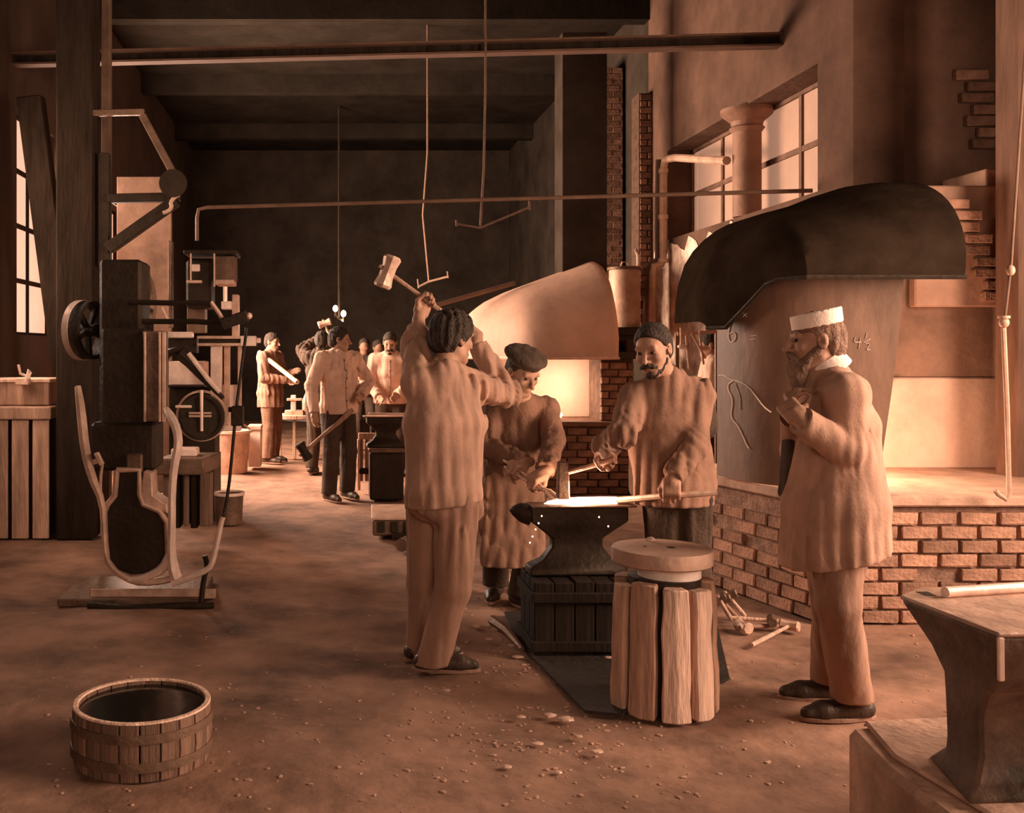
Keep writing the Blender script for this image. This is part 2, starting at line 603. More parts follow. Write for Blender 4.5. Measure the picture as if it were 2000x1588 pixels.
# cylindrical tank with lid on its bracket
tk = empty('water_tank', P(1220, 640, 12.1), 'cylindrical iron tank with flat lid on a wall bracket behind the bearded smith', 'tank')
t0 = P(1220, 640, 12.1)
ztop = P(1220, 527, 12.1).z
MB().lathe([(.175, 0), (.18, .01), (.18, ztop - t0.z - .02), (.175, ztop - t0.z)], t0, 28).build('tank_body', PIPE_L, tk)
MB().lathe([(.20, ztop - t0.z - .005), (.205, ztop - t0.z + .01), (.20, ztop - t0.z + .03), (.05, ztop - t0.z + .045)], t0, 28).build('lid', IRON_MID, tk)
MB().tube([t0 + Vector((-.05, 0, ztop - t0.z + .03)), t0 + Vector((-.03, 0, ztop - t0.z + .09)), t0 + Vector((.03, 0, ztop - t0.z + .09)), t0 + Vector((.05, 0, ztop - t0.z + .03))], .012, 6).build('lid_handle', PIPE_L, tk)
MB().tube([P(1247, 530, 12.0), P(1247, 500, 12.0), P(1243, 490, 12.0), P(1240, 488, 12.0)], .024, 8).build('valve_stem', PIPE_L, tk)
MB().box(t0 + Vector((.0, -.03, -.04)), (.44, .42, .08)).box(t0 + Vector((.0, .0, -.14)), (.36, .3, .13)).build('bracket', IRON, tk, .008)

# ------------------------------------------------------------------ near forge on the right
HZ = .71
f1 = empty('brick_forge', (3.4, 6.3, 0), 'large brick forge with chalk-marked sheet shield under a black domed hood', 'forge')
plan = [Vector((2.76, 5.72, 0)), Vector((4.75, 5.72, 0)), Vector((4.75, 7.3, 0)), Vector((2.50, 7.3, 0)), Vector((2.48, 6.73, 0))]
MB().prism(plan, (0, 0, HZ - .07)).build('hearth_core', MORTAR, f1, smooth=False)
bricks(f1, (2.47, 6.75), (2.74, 5.70), 0.0, .585, BRICK, 21, drop=.06)
bricks(f1, (2.74, 5.70), (4.75, 5.70), 0.0, .60, BRICK, 22, drop=.02)
top = [Vector((2.72, 5.66, HZ - .06)), Vector((4.78, 5.66, HZ - .06)), Vector((4.78, 7.3, HZ - .06)), Vector((2.47, 7.3, HZ - .06)), Vector((2.43, 6.76, HZ - .06))]
MB().prism(top, (0, 0, .06)).build('hearth_slab', mat('hearth_slab', (.50, .28, .185), .85, 0, .35, 5, .4, 20), f1, .01, smooth=False)
# back wall of the hearth and chimney breast
MB().box((3.95, 7.22, 1.02), (1.7, .5, .62)).build('fire_back', mat('fire_back', (.66, .39, .265), .9, 0, .25, 2.0, .3, 14), f1, .01, smooth=False)
MB().box((3.95, 7.24, 1.755), (1.7, .5, .85)).build('smoke_back', mat('smoke_stained', (.22, .110, .068), .95, 0, .45, 2.2, .4, 14), f1, .01, smooth=False)
MB().box((3.72, 6.955, 1.315), (.26, .03, .02)).build('ledge', STONE, f1, .003, smooth=False)
br = MB().box((4.42, 7.25, 2.22), (.9, .66, .82)).build('chimney_breast', mat('breast_plaster', (.40, .205, .13), .95, 0, .35, 2, .4, 14), f1, .01, smooth=False)
MB().box((4.62, 7.2, 2.68), (.30, .5, .14)).build('breast_cap', MATS['breast_plaster'], f1, .008, smooth=False)
# exposed bricks stepping down the breast
for i in range(9):
    zz = 2.50 - i * .078
    o = bpy.data.objects.new('brick', brick_mesh(.18, .062, .06, BRICK, i % 4))
    COL.objects.link(o)
    o.parent = f1
    o.location = Vector((4.22 + i * .035 + (.05 if i % 2 else 0), 6.90, zz)) - wloc(f1)
for i in range(7):
    zz = 3.55 - i * .085
    o = bpy.data.objects.new('brick', brick_mesh(.24, .07, .06, BRICK_D, i % 4))
    COL.objects.link(o)
    o.parent = f1
    o.location = Vector((4.76 + (i % 2) * .07 + i * .02, 7.585, zz)) - wloc(f1)
# hood: domed sheet canopy
UP = [(1317, 628), (1319, 590), (1325, 555), (1345, 508), (1372, 478), (1408, 452), (1450, 430), (1500, 412), (1560, 396), (1620, 380), (1690, 352), (1740, 345), (1800, 345)]
rows = []
YFR, YBK = 5.72, 6.95
for k in range(25):
    t = k / 24 * (len(UP) - 1)
    i = min(int(t), len(UP) - 2)
    fr = t - i
    px = UP[i][0] * (1 - fr) + UP[i + 1][0] * fr
    py = UP[i][1] * (1 - fr) + UP[i + 1][1] * fr
    tp = P(px, py, 6.3)
    lf = max(0.0, min(1.0, (1520 - px) / 200))
    tp.z = P(px, py, 6.3 + .32 * lf).z
    tp.x = P(px, py, 6.3 + .70 * lf).x
    zb = 1.655 if px < 1345 else min(1.925, 1.655 + (px - 1345) / 70 * .27)
    bulge = min(1.0, .12 + max(0, tp.x - 2.33) * 2.4)
    row = []
    zt = max(tp.z, zb + .02)
    for j in range(15):
        th = math.pi / 2 * j / 14
        yy = 6.62 - (6.62 - YFR) * bulge * math.cos(th)
        zz = zb + (zt - zb) * math.sin(th)
        xx = tp.x / 6.3 * yy if False else tp.x
        row.append(Vector((xx * (.92 + .08 * math.sin(th)) + .08 * 2.6 * (1 - math.sin(th)) * .95, yy, zz)))
    row.append(Vector((tp.x, YBK + .05, zt)))
    rows.append(row)
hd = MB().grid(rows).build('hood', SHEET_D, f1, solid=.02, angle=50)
lip = [r[0] + Vector((0, -.008, 0)) for r in rows]
MB().tube(lip, .014, 6).build('hood_lip', IRON, hd)
# curved sheet shield with chalk marks
SP = [(2.505, 6.56), (2.53, 6.36), (2.60, 6.16), (2.74, 6.01), (2.95, 5.95), (3.15, 5.94), (3.34, 5.94)]


def shp(u, z):
    t = max(0, min(.9999, u)) * (len(SP) - 1)
    i = int(t)
    f = t - i
    p0, p1, p2, p3 = [SP[max(0, min(len(SP) - 1, i + q))] for q in (-1, 0, 1, 2)]
    o = []
    for a in (0, 1):
        o.append(.5 * (2 * p1[a] + (p2[a] - p0[a]) * f + (2 * p0[a] - 5 * p1[a] + 4 * p2[a] - p3[a]) * f * f + (3 * p1[a] - p0[a] - 3 * p2[a] + p3[a]) * f ** 3))
    return Vector((o[0], o[1], z))


rows = []
for j in range(17):
    row = []
    for i in range(29):
        u = i / 28
        zt = 1.97 - .36 * max(0, (.22 - u) / .22) ** 2
        z = HZ + .005 + (zt - HZ) * j / 16
        uu = u * (.86 + .14 * j / 16)
        row.append(shp(uu, z))
    rows.append(row)
sh = MB().grid(rows).build('shield', SHIELD, f1, solid=.012, angle=50)
MB().tube([rows[j][0] for j in range(17)] + [rows[16][i] for i in range(29)], .010, 6).build('shield_rim', IRON_MID, sh)


def shield_u(px, Y=6.1):
    best = min(range(400), key=lambda k: abs(VPX + FOC * shp(k / 400, 1).x / shp(k / 400, 1).y - px))
    return best / 400


def chalk(pix, r=.0055):
    pts = []
    for px, py in pix:
        u = shield_u(px)
        q = shp(u, 1)
        z = CAM_H - (py - VPY) / FOC * q.y
        n = (shp(u + .01, 1) - shp(u - .01, 1)).normalized()
        nn = Vector((n.y, -n.x, 0))
        pts.append(shp(u, z) + nn * .015)
    MB().tube(pts, r, 5, 1, flat=.6).build('chalk_mark', CHALK, sh)


chalk([(1437, 617), (1430, 635), (1427, 655), (1430, 668), (1438, 667), (1442, 656), (1438, 648), (1430, 652)])            # 6
chalk([(1456, 612), (1462, 619)], .003)
chalk([(1463, 612), (1455, 619)], .003)
chalk([(1470, 656), (1480, 655)], .003)
chalk([(1469, 663), (1479, 662)], .003)
chalk([(1668, 658), (1664, 669), (1679, 668)], .0035)                                                                         # 4
chalk([(1677, 660), (1674, 681)], .0035)
chalk([(1690, 650), (1687, 661)], .003)
chalk([(1684, 669), (1697, 662)], .0025)                                                         # 1/2
chalk([(1688, 671), (1694, 670), (1695, 675), (1688, 683), (1697, 683)], .003)
chalk([(1408, 733), (1420, 733), (1432, 742), (1450, 745), (1466, 755), (1480, 775), (1495, 795), (1508, 805)])
chalk([(1436, 744), (1427, 750), (1427, 762), (1434, 775), (1435, 790), (1432, 808), (1435, 820), (1445, 830), (1455, 850), (1462, 868), (1467, 876)])
chalk([(1440, 748), (1450, 775), (1450, 800)], .003)
# heap of coal with glowing embers behind the shield, and its light
rg = random.Random(8)
for i in range(26):
    a, q = rg.uniform(0, 6.28), rg.uniform(0, 1) ** .5 * .34
    r = rg.uniform(.04, .075)
    MB().ell((3.08 + math.cos(a) * q * .85, 6.46 + math.sin(a) * q * .75, HZ + r * .6 + (.34 - q) * .25), (r, r * .9, r * .7), 8, 6, jit=.18, rng=rg).build(
        'ember' if q < .24 else 'coal_lump', EMBER if q < .24 else COAL, f1, angle=20)
light('forge_fire', 'POINT', (3.25, 6.42, 1.05), 38, (1.0, .70, .50), radius=.16)

# pull rod of the bellows hanging beside the forge
pr = empty('bellows_pull_rod', P(1967, 968, 5.55), 'long hanging bellows pull rod with a turned knob and a looped end by the forge', 'rod')
MB().tube([P(2005, 60, 5.55), P(1975, 515, 5.55), P(1962, 628, 5.55)], .007, 8).build('upper_rod', PIPE, pr)
MB().tube([P(1960, 640, 5.55), P(1967, 800, 5.55), P(1971, 965, 5.55), P(1964, 975, 5.55), P(1950, 966, 5.55), P(1944, 958, 5.55)], .013, 8).build('lower_rod', PIPE_L, pr)
MB().ell(P(1961, 630, 5.55), (.026, .026, .03)).cyl(P(1961, 617, 5.55), P(1961, 622, 5.55), .03, n=14).build('knob', PIPE_L, pr)
MB().ell(P(1974, 528, 5.55), (.022, .022, .03)).build('upper_knob', PIPE_L, pr)

# corner timber at the right
struct(MB().box((4.50, 6.62, (ZC + HZ) / 2), (.22, .22, ZC - HZ)).build('post_right', mat('post_brown', (.19, .095, .06), .9, 0, .4, 5, .4, 25, stretch=(2, 2, .3))), 'squared timber post at the right corner of the forge')

# ------------------------------------------------------------------ far forge with pale hood
f2 = empty('pale_hood_forge', (2.6, 11.2, 0), 'farther brick forge with pale sheet hood and glowing fire back', 'forge')
MB().box((2.62, 11.35, .355), (1.5, 1.1, .71)).build('hearth_core', MORTAR_D, f2, smooth=False)
bricks(f2, (1.86, 10.79), (3.38, 10.79), 0, .70, BRICK_D, 31)
MB().box((2.62, 11.35, .735), (1.54, 1.16, .05)).build('hearth_slab', BRICK_D, f2, .008, smooth=False)
MB().box((2.55, 11.75, 1.15), (1.3, .2, .8)).build('fire_back', mat('fire_back_pale', (.80, .52, .38), .9, 0, .2, 2, .3, 14), f2, .006, smooth=False)
pc = MB().box((3.08, 11.15, 1.09), (.34, .5, .66)).build('brick_pier', MORTAR_D, f2, smooth=False)
bricks(pc, (2.90, 10.89), (3.26, 10.89), .77, 1.42, BRICK_D, 33, L=.19)
MB().box((3.2, 11.1, 1.46), (.62, .62, .08)).box((3.32, 11.0, 1.56), (.34, .4, .14)).build('pier_cap', IRON, f2, .006)
UP2 = [(916, 630), (925, 612), (955, 588), (1000, 566), (1060, 544), (1120, 522), (1160, 506), (1170, 507), (1186, 545), (1198, 600), (1207, 655)]
rows = []
for k in range(25):
    t = k / 24 * (len(UP2) - 1)
    i = min(int(t), len(UP2) - 2)
    fr = t - i
    px = UP2[i][0] * (1 - fr) + UP2[i + 1][0] * fr
    py = UP2[i][1] * (1 - fr) + UP2[i + 1][1] * fr
    tp = P(px, py, 11.4)
    zb = CAM_H - (700 - 683) / FOC * 10.6
    bul = min(1, .25 + (px - 916) / 120)
    if px > 1170:
        bul = max(.35, 1 - (px - 1170) / 60)
    zt = max(tp.z, zb + .03)
    row = [Vector((tp.x, 11.7 - 1.05 * bul * math.cos(math.pi / 2 * j / 12), zb + (zt - zb) * math.sin(math.pi / 2 * j / 12) ** .85)) for j in range(13)]
    row.append(Vector((tp.x, 11.9, zt)))
    rows.append(row)
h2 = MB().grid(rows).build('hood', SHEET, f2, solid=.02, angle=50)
MB().tube([r[0] for r in rows], .016, 6).build('hood_lip', IRON_LT, h2)
MB().tube([P(846, 598, 11.4), P(1005, 553, 11.55)], .03, 6).build('stay_rod', MATS['pipe_iron'], f2)
MB().box((2.9, 11.75, 3.6), (.5, .4, 3.0)).build('flue', WALL_D, f2, smooth=False)
rg = random.Random(18)
for i in range(12):
    a, q = rg.uniform(0, 6.28), rg.uniform(0, 1) ** .5 * .28
    r = rg.uniform(.04, .07)
    MB().ell((2.3 + math.cos(a) * q, 11.3 + math.sin(a) * q * .8, .76 + r * .5 + (.28 - q) * .2), (r, r * .9, r * .7), 8, 6, jit=.18, rng=rg).build('ember', EMBER, f2, angle=20)
light('far_forge_fire', 'POINT', (2.62, 11.25, 1.12), 12, (1.0, .76, .58), radius=.14)

# ------------------------------------------------------------------ hanging lamps
LAMP_FE = mat('lamp_iron', (.15, .078, .048), .6, .1, .3, 8, .2, 30)


def gas_lamp(Y, rod, arms, label, flames=False):
    LAMP_FE = IRON if flames else MATS['lamp_iron']
    base = P(rod[-1][0], rod[-1][1], Y)
    l = empty('gas_lamp', base, label, 'lamp')
    p0 = P(*rod[0], Y)
    p0.z = ZC
    MB().tube([p0] + [P(a, b, Y) for a, b in rod], .011 * Y / 9, 6).build('drop_rod', LAMP_FE, l)
    for arm in arms:
        pts = [P(a, b, Y + dy) for a, b, dy in arm]
        a_ = MB().tube(pts[:2], .010 * Y / 9, 6).build('arm', LAMP_FE, l)
        MB().tube([pts[1] - Vector((0, 0, .02)), pts[2]], [.011 * Y / 9, .009 * Y / 9], 6).build('burner', LAMP_FE, a_)
        if flames:
            MB().ell(pts[2] + Vector((0, 0, .03)), (.045, .045, .06), 10, 8).build('flame', FLAME, a_)
    return l


gas_lamp(9.0, [(948, 180), (945, 330), (938, 445)], [[(938, 445, 0), (892, 437, .1), (891, 430, .1)], [(938, 445, 0), (1034, 405, -.3), (1034, 393, -.3)]],
         'two-armed iron gas lamp with unlit burners hanging above the beret man')
gas_lamp(13.5, [(835, 300), (826, 420), (838, 550)], [[(838, 550, 0), (818, 560, .1), (816, 545, .1)], [(838, 550, 0), (876, 540, -.3), (874, 530, -.3)]],
         'two-armed iron gas lamp with unlit burners hanging behind the raised sledgehammer')
lf = gas_lamp(18.0, [(662, 300), (662, 622)], [[(662, 622, 0), (655, 616, .1), (655, 606, .1)], [(662, 622, 0), (671, 626, -.3), (671, 616, -.3)]],
         'distant gas lamp with two burning flames in the dark', True)
light('gas_light', 'POINT', P(663, 630, 17.7), 40, (1, .78, .62), radius=.05)

# ------------------------------------------------------------------ timbers at the left
lp = MB().bar(P(166, 1010, 9.25), P(60, 190, 9.0), .22, .16, up=(0, 1, 0))
tag(lp.build('leaning_timber', WOOD_D, None, .01, smooth=False), 'dark timber prop leaning against the left window wall', 'timber')
struct(MB().box((-2.02, 8.3, ZC / 2), (.30, .26, ZC)).build('post_left', WOOD_D, bevel=.012, smooth=False), 'dark square timber post behind the big power hammer')
struct(MB().box((-1.86, 8.62, ZC / 2), (.07, .1, ZC)).build('post_left_strip', LAMP_FE, bevel=.006, smooth=False), 'thin pale strip post beside the dark square post')
jb = empty('jib_bracket', P(200, 480, 8.4), 'dark triangular jib bracket with hook fixed high on the square post', 'bracket')
MB().bar(P(140, 222, 8.2), P(282, 219, 8.2), .05, .05).build('top_arm', IRON_MID, jb, .006)
MB().bar(P(212, 486, 8.2), P(345, 392, 8.2), .10, .09).build('brace', IRON, jb, .006)
MB().bar(P(212, 388, 8.2), P(352, 385, 8.2), .07, .07).build('cross_arm', IRON, jb, .006)
MB().bar(P(278, 225, 8.2), P(342, 345, 8.2), .05, .06).build('tie', IRON_MID, jb, .006)
MB().bar(P(165, 325, 8.2), P(182, 308, 8.2), .03, .02).build('strut', IRON_LT, jb)
MB().bar(P(204, 300, 8.25), P(204, 520, 8.25), .09, .08).build('upright', IRON, jb, .006)
MB().cyl(P(338, 358, 8.05), P(338, 358, 8.3), .11, n=20).build('pulley', IRON, jb)
MB().tube([P(350, 380, 8.1), P(340, 386, 8.1), P(333, 396, 8.1), P(336, 404, 8.1), P(330, 412, 8.1), P(318, 416, 8.1)], .016, 7, 1).build('hook', IRON_LT, jb)

# work bench by the left wall
wb = empty('work_bench', (-2.6, 8.3, 0), 'boarded work bench under the left window', 'bench')
X0, X1, YB0, ZB = XL + .02, -2.22, 8.2, CAM_H - (795 - VPY) / FOC * 8.2
MB().box(((X0 + X1) / 2, YB0 + .4, ZB - .05), (X1 - X0, .85, .10)).build('bench_top', WOOD, wb, .008)
nb = 4
for i in range(nb):
    wd = (X1 - X0) / nb
    MB().box((X0 + wd * (i + .5), YB0 + .02 + .006 * (i % 2), (ZB - .1) / 2), (wd - .035, .035, ZB - .11)).build('front_board', WOOD, wb, .004)
MB().box(((X0 + X1) / 2, YB0 + .4, ZB / 2 - .05), (X1 - X0 - .06, .7, ZB - .12)).build('bench_core', WOOD_D, wb, smooth=False)
ch = empty('tool_chest', (-2.52, 8.6, ZB), 'low wooden chest standing on the work bench', 'chest')
MB().box((-2.55, 8.62, ZB + .10), (.55, .5, .19)).build('chest_body', WOOD, ch, .006)
MB().box((-2.55, 8.62, ZB + .205), (.57, .52, .03)).build('lid', WOOD_L, ch, .005)
vs = empty('bench_vise', P(45, 752, 8.3), 'small iron bench vise with bent handle on the work bench', 'vise')
zb = P(45, 752, 8.3)
MB().box(zb + Vector((0, 0, .03)), (.10, .10, .06)).build('vise_body', IRON_LT, vs, .008)
MB().tube([P(36, 712, 8.28), P(40, 730, 8.28), P(52, 735, 8.28)], .012, 6).build('jaw', IRON_LT, vs)
MB().tube([P(50, 745, 8.25), P(56, 722, 8.25), P(60, 728, 8.25), P(55, 740, 8.25)], .01, 6).build('handle', STEEL, vs)

# ------------------------------------------------------------------ big power hammer (left)
ph = empty('power_hammer', P(270, 1180, 6.2), 'tall dark power hammer with bottle-shaped frame and bright looped treadle', 'machine')
Y0 = 6.35
MB().prism([P(175, 1150, Y0 - .2), P(420, 1150, Y0 - .2), P(425, 1150, Y0 + .5), P(200, 1150, Y0 + .6)], (0, 0, -.06)).build('base_plate', IRON_LT, ph, .006)
for a in ph.children:
    pass
bp = ph.children[0]
MB().box((-1.18, 6.4, .012), (.86, .62, .05)).build('base_slab', IRON_MID, ph, .008)
# main column and ram housing
MB().box(((190 + 282) / 2 / FOC * 6.6 - VPX / FOC * 6.6, 6.75, 1.45), (.27, .36, 1.30)).build('column', IRON, ph, .02)
MB().box((P(250, 700, 6.5).x, 6.5, P(250, 735, 6.5).z), (.28, .30, .60)).build('ram', IRON, ph, .015)
gd = MB().box((P(301, 735, 6.35).x, 6.4, P(301, 735, 6.35).z), (.135, .16, .56)).build('guide', IRON_MID, ph, .008)
for px in (283, 312, 320):
    MB().bar(P(px, 648, 6.3), P(px, 824, 6.3), .014 if px != 320 else .022, .012).build('guide_edge', IRON_LT, gd, .002)
MB().box((P(250, 870, 6.5).x, 6.5, P(250, 868, 6.5).z), (.40, .34, .30)).build('hammer_block', IRON, ph, .02)
MB().box((P(262, 890, 6.3).x, 6.35, P(262, 905, 6.3).z), (.10, .12, .12)).build('tup', IRON_MID, ph, .01)
# bottle-shaped lower frame with bright rim
OUT = [(228, 918), (272, 918), (273, 965), (280, 985), (312, 998), (326, 1020), (328, 1085), (318, 1108), (290, 1126), (255, 1128), (228, 1118), (210, 1095), (206, 1060), (204, 1000), (210, 985), (224, 968), (226, 945)]
fp = [P(a, b, 6.25) for a, b in OUT]
fr = MB().prism(fp, (0, .30, 0)).build('lower_frame', IRON, ph, smooth=False)
MB().tube(fp + [fp[0]], .018, 8).build('frame_rim', IRON_LT, fr)
MB().prism([P(280, 920, 6.24), P(296, 925, 6.24), P(298, 968, 6.24), P(325, 985, 6.24), P(328, 1004, 6.24), P(312, 996, 6.24), P(282, 984, 6.24), P(275, 965, 6.24)], (0, .2, 0)).build('frame_shoulder', IRON_LT, fr, .006)
# bright side bars
def px_tube(name, pts, r, m, par, n=8, sm=1, flat=1.0):
    return MB().tube([P(*p) for p in pts], r, n, sm, flat).build(name, m, par)


px_tube('side_bar', [(152, 755, 6.4), (158, 800, 6.35), (166, 880, 6.3), (180, 935, 6.22), (200, 980, 6.2), (203, 1040, 6.2), (206, 1090, 6.18), (225, 1118, 6.15), (262, 1138, 6.12), (300, 1138, 6.1), (340, 1130, 6.1)],
        [.020, .030, .030, .026, .022, .016, .016, .018, .018, .02, .022], IRON_LT, ph)
px_tube('side_bar', [(324, 800, 6.25), (334, 815, 6.2), (346, 840, 6.15), (349, 870, 6.12), (340, 910, 6.12), (336, 960, 6.12), (336, 1020, 6.1), (334, 1080, 6.1), (340, 1120, 6.1), (350, 1138, 6.1)],
        [.022, .03, .028, .028, .026, .024, .024, .028, .040, .03], STEEL, ph)
px_tube('frame_web', [(332, 1085, 6.12), (318, 1112, 6.12), (285, 1128, 6.12), (250, 1133, 6.12)], [.03, .03, .022, .016], STEEL, ph)
td = px_tube('treadle', [(335, 1140, 6.08), (370, 1128, 6.08), (408, 1112, 6.08), (416, 1095, 6.08), (425, 1055, 6.1), (432, 1020, 6.1), (436, 1010, 6.1)], [.022, .02, .018, .018, .017, .016, .014], STEEL, ph)
px_tube('treadle_rod', [(436, 1010, 6.1), (446, 960, 6.15), (454, 880, 6.2), (461, 800, 6.25), (470, 730, 6.3), (482, 640, 6.3)], .010, IRON, td)
MB().box(P(464, 812, 6.25), (.075, .08, .12)).build('weight', IRON, td, .006)
px_tube('catch', [(446, 800, 6.25), (458, 800, 6.25), (468, 796, 6.25)], .016, IRON, td)
px_tube('tread_bar', [(172, 1182, 6.05), (260, 1190, 6.05), (345, 1184, 6.05), (418, 1184, 6.05)], .024, IRON, ph)
px_tube('tread_hanger', [(400, 1085, 6.1), (405, 1105, 6.1), (398, 1130, 6.1), (392, 1182, 6.06)], .016, IRON, ph)
# toggle handle
MB().bar(P(188, 884, 6.25), P(200, 908, 6.25), .04, .03).build('handle', IRON_LT, ph, .005)
px_tube('handle_link', [(200, 906, 6.25), (196, 935, 6.24), (197, 975, 6.22)], .010, IRON_LT, ph)
MB().bar(P(176, 905, 6.3), P(198, 898, 6.3), .05, .03).build('bracket', IRON_LT, ph, .004)
# pulleys, shaft and levers
def wheel(par, c, axis, r, wd, m, rim_m, spokes=6, name='flywheel'):
    a = Vector(axis).normalized()
    c = Vector(c)
    h = wd / 2
    w_ = MB().lathe([(r * .86, -h), (r, -h), (r, h), (r * .86, h)], c, 36, a, close=True).build(name, rim_m, par)
    MB().lathe([(r * .2, -h * 1.2), (r * .2, h * 1.2)], c, 16, a).build('hub', m, w_)
    _, u, v = basis(a)
    for k in range(spokes):
        t = 2 * math.pi * k / spokes + .4
        e = u * math.cos(t) + v * math.sin(t)
        MB().bar(c + e * r * .15, c + e * r * .9, wd * .35, r * .14, up=a).build('spoke', m, w_)
    return w_


wheel(ph, P(172, 645, 6.7), (.93, -.36, 0), .19, .10, IRON, IRON, 5)
MB().lathe([(.192, -.045), (.197, -.045), (.197, .0), (.192, .0)], P(166, 645, 6.68), 36, (.93, -.36, 0), close=True).build('tyre', STEEL, ph)
wheel(ph, P(258, 590, 7.2), (.93, -.36, 0), .27, .08, IRON, IRON_MID, 5)
px_tube('shaft', [(120, 640, 6.75), (300, 640, 6.8)], .03, IRON, ph, sm=0)
px_tube('link_bar', [(250, 590, 6.45), (340, 592, 6.4), (412, 592, 6.35)], .017, IRON, ph, sm=0)
px_tube('link_bar', [(278, 628, 6.45), (380, 628, 6.4), (440, 632, 6.35)], .017, IRON, ph, sm=0)
px_tube('link_bar', [(412, 590, 6.35), (425, 608, 6.35), (438, 628, 6.35)], .014, IRON_LT, ph, sm=0)
lv = MB().bar(P(432, 634, 6.33), P(484, 616, 6.33), .06, .07).build('lever', IRON, ph, .008)
MB().ell(P(486, 617, 6.32), (.022, .03, .022)).build('lever_knob', IRON_LT, lv)

# ------------------------------------------------------------------ bright screw press / second machine behind
m2 = empty('spoked_wheel_machine', (-1.35, 8.9, 0), 'pale-framed forging machine with crossed lever and dark spoked wheel', 'machine')
YM = 9.0
def pbox(name, x0, y0, x1, y1, Y, d, m, par, bev=.006):
    a, b = P(x0, y0, Y), P(x1, y1, Y)
    return MB().box(((a.x + b.x) / 2, Y + d / 2, (a.z + b.z) / 2), (abs(b.x - a.x), d, abs(a.z - b.z))).build(name, m, par, bev)


pbox('upright', 411, 668, 432, 800, YM, .12, STEEL, m2)
pbox('upright', 437, 668, 448, 830, YM + .05, .10, IRON_LT, m2)
pbox('upright', 464, 668, 471, 800, YM + .05, .08, IRON_LT, m2)
pbox('table', 330, 706, 400, 752, YM + .2, .3, STEEL, m2)
pbox('table_edge', 324, 752, 392, 757, YM + .1, .4, IRON, m2)
pbox('apron_plate', 418, 752, 470, 842, YM + .1, .1, STEEL, m2)
pbox('bed', 330, 757, 420, 900, YM + .25, .4, IRON, m2)
cr = pbox('crosshead', 384, 656, 500, 662, YM - .05, .06, IRON_LT, m2)
pbox('crosshead_rail', 384, 670, 500, 676, YM - .05, .06, IRON_LT, m2)
pbox('crosshead_core', 390, 662, 470, 670, YM - .02, .05, IRON, m2)
pbox('crosshead_end', 470, 656, 500, 676, YM - .06, .07, STEEL, m2)
pbox('nose', 500, 660, 509, 670, YM - .05, .05, STEEL, m2)
pbox('head_bar', 326, 648, 376, 660, YM - .1, .1, STEEL, m2)
pbox('head_block', 328, 660, 384, 690, YM, .16, IRON, m2)
px_tube('lever_arm', [(352, 690, YM - .12), (372, 706, YM - .12), (395, 738, YM - .12), (436, 778, YM - .14)], [.06, .06, .03, .02], IRON, m2, sm=0)
px_tube('lever_edge', [(368, 690, YM - .17), (388, 716, YM - .17), (406, 740, YM - .17), (430, 766, YM - .18)], .022, STEEL, m2, sm=0)
px_tube('lever_arc', [(322, 700, YM - .1), (328, 690, YM - .1), (345, 684, YM - .1), (362, 688, YM - .1)], .035, IRON, m2)
wl = wheel(m2, P(394, 815, YM - .1), (0, 1, 0), .20, .07, IRON, IRON, 0, 'spoked_wheel')
MB().cyl(P(394, 815, YM - .12), P(394, 815, YM - .06), .18, n=30).build('wheel_disc', IRON, wl)
px_tube('wheel_spoke', [(394, 762, YM - .16), (394, 842, YM - .16)], .014, STEEL, wl, sm=0)
px_tube('wheel_spoke', [(369, 807, YM - .16), (413, 807, YM - .16)], .010, IRON_LT, wl, sm=0)
px_tube('wheel_spoke', [(369, 813, YM - .16), (413, 813, YM - .16)], .010, IRON_LT, wl, sm=0)
MB().lathe([(.205, -.02), (.225, -.02), (.225, .02), (.205, .02)], P(394, 812, YM - .02), 36, (0, 1, 0), close=True).build('wheel_guard', IRON_LT, wl)
pbox('stop_bar', 342, 792, 374, 797, YM - .2, .05, STEEL, m2)
# its dark top works
tw = pbox('top_cylinder', 363, 508, 412, 602, YM + .1, .35, IRON, m2, .02)
pbox('gauge', 373, 516, 390, 530, YM + .05, .04, STEEL, tw)
pbox('top_plate', 358, 488, 462, 496, YM + .05, .45, IRON, m2)
pbox('side_box', 418, 500, 458, 548, YM + .15, .3, IRON_MID, m2)
pbox('side_box_base', 420, 546, 456, 556, YM + .1, .3, IRON_LT, m2)
pbox('top_post', 417, 492, 420, 560, YM + .05, .03, IRON_LT, m2, .002)
pbox('top_post', 371, 494, 374, 548, YM + .05, .03, IRON_LT, m2, .002)
pbox('top_sill', 364, 547, 394, 553, YM + .04, .05, IRON_LT, m2)
px_tube('screw', [(440, 560, YM), (440, 590, YM)], .02, STEEL, m2, sm=0)
pbox('screw_collar', 432, 588, 452, 604, YM - .02, .12, STEEL, m2)
pbox('column', 453, 575, 466, 660, YM + .2, .12, IRON_LT, m2)
pbox('column', 328, 470, 336, 640, YM + .35, .1, IRON_MID, m2)
pbox('column', 365, 600, 400, 650, YM + .25, .2, IRON_MID, m2)
px_tube('stay', [(318, 600, YM), (330, 625, YM)], .012, IRON_LT, m2, sm=0)
pbox('foot', 328, 895, 418, 1017, YM + .1, .6, IRON, m2)

# background light machine standing at the far wall (pale boards)
wb2 = empty('slatted_rack', P(200, 690, 10.6), 'pale upright slatted rack standing behind the pulley', 'rack')
for i in range(4):
    pbox('slat', 168 + i * 8, 506, 174.5 + i * 8, 968, 10.6, .03, WOOD_L, wb2, .003)
pbox('rack_head', 163, 478, 212, 506, 10.6, .12, WOOD, wb2)
bd = pbox('notice_board', 228, 345, 335, 963, 10.8, .05, mat('old_board', (.24, .125, .08), .9, 0, .4, 3, .3, 12), None)
tag(bd, 'dull upright board panel seen through the jib bracket', 'board')

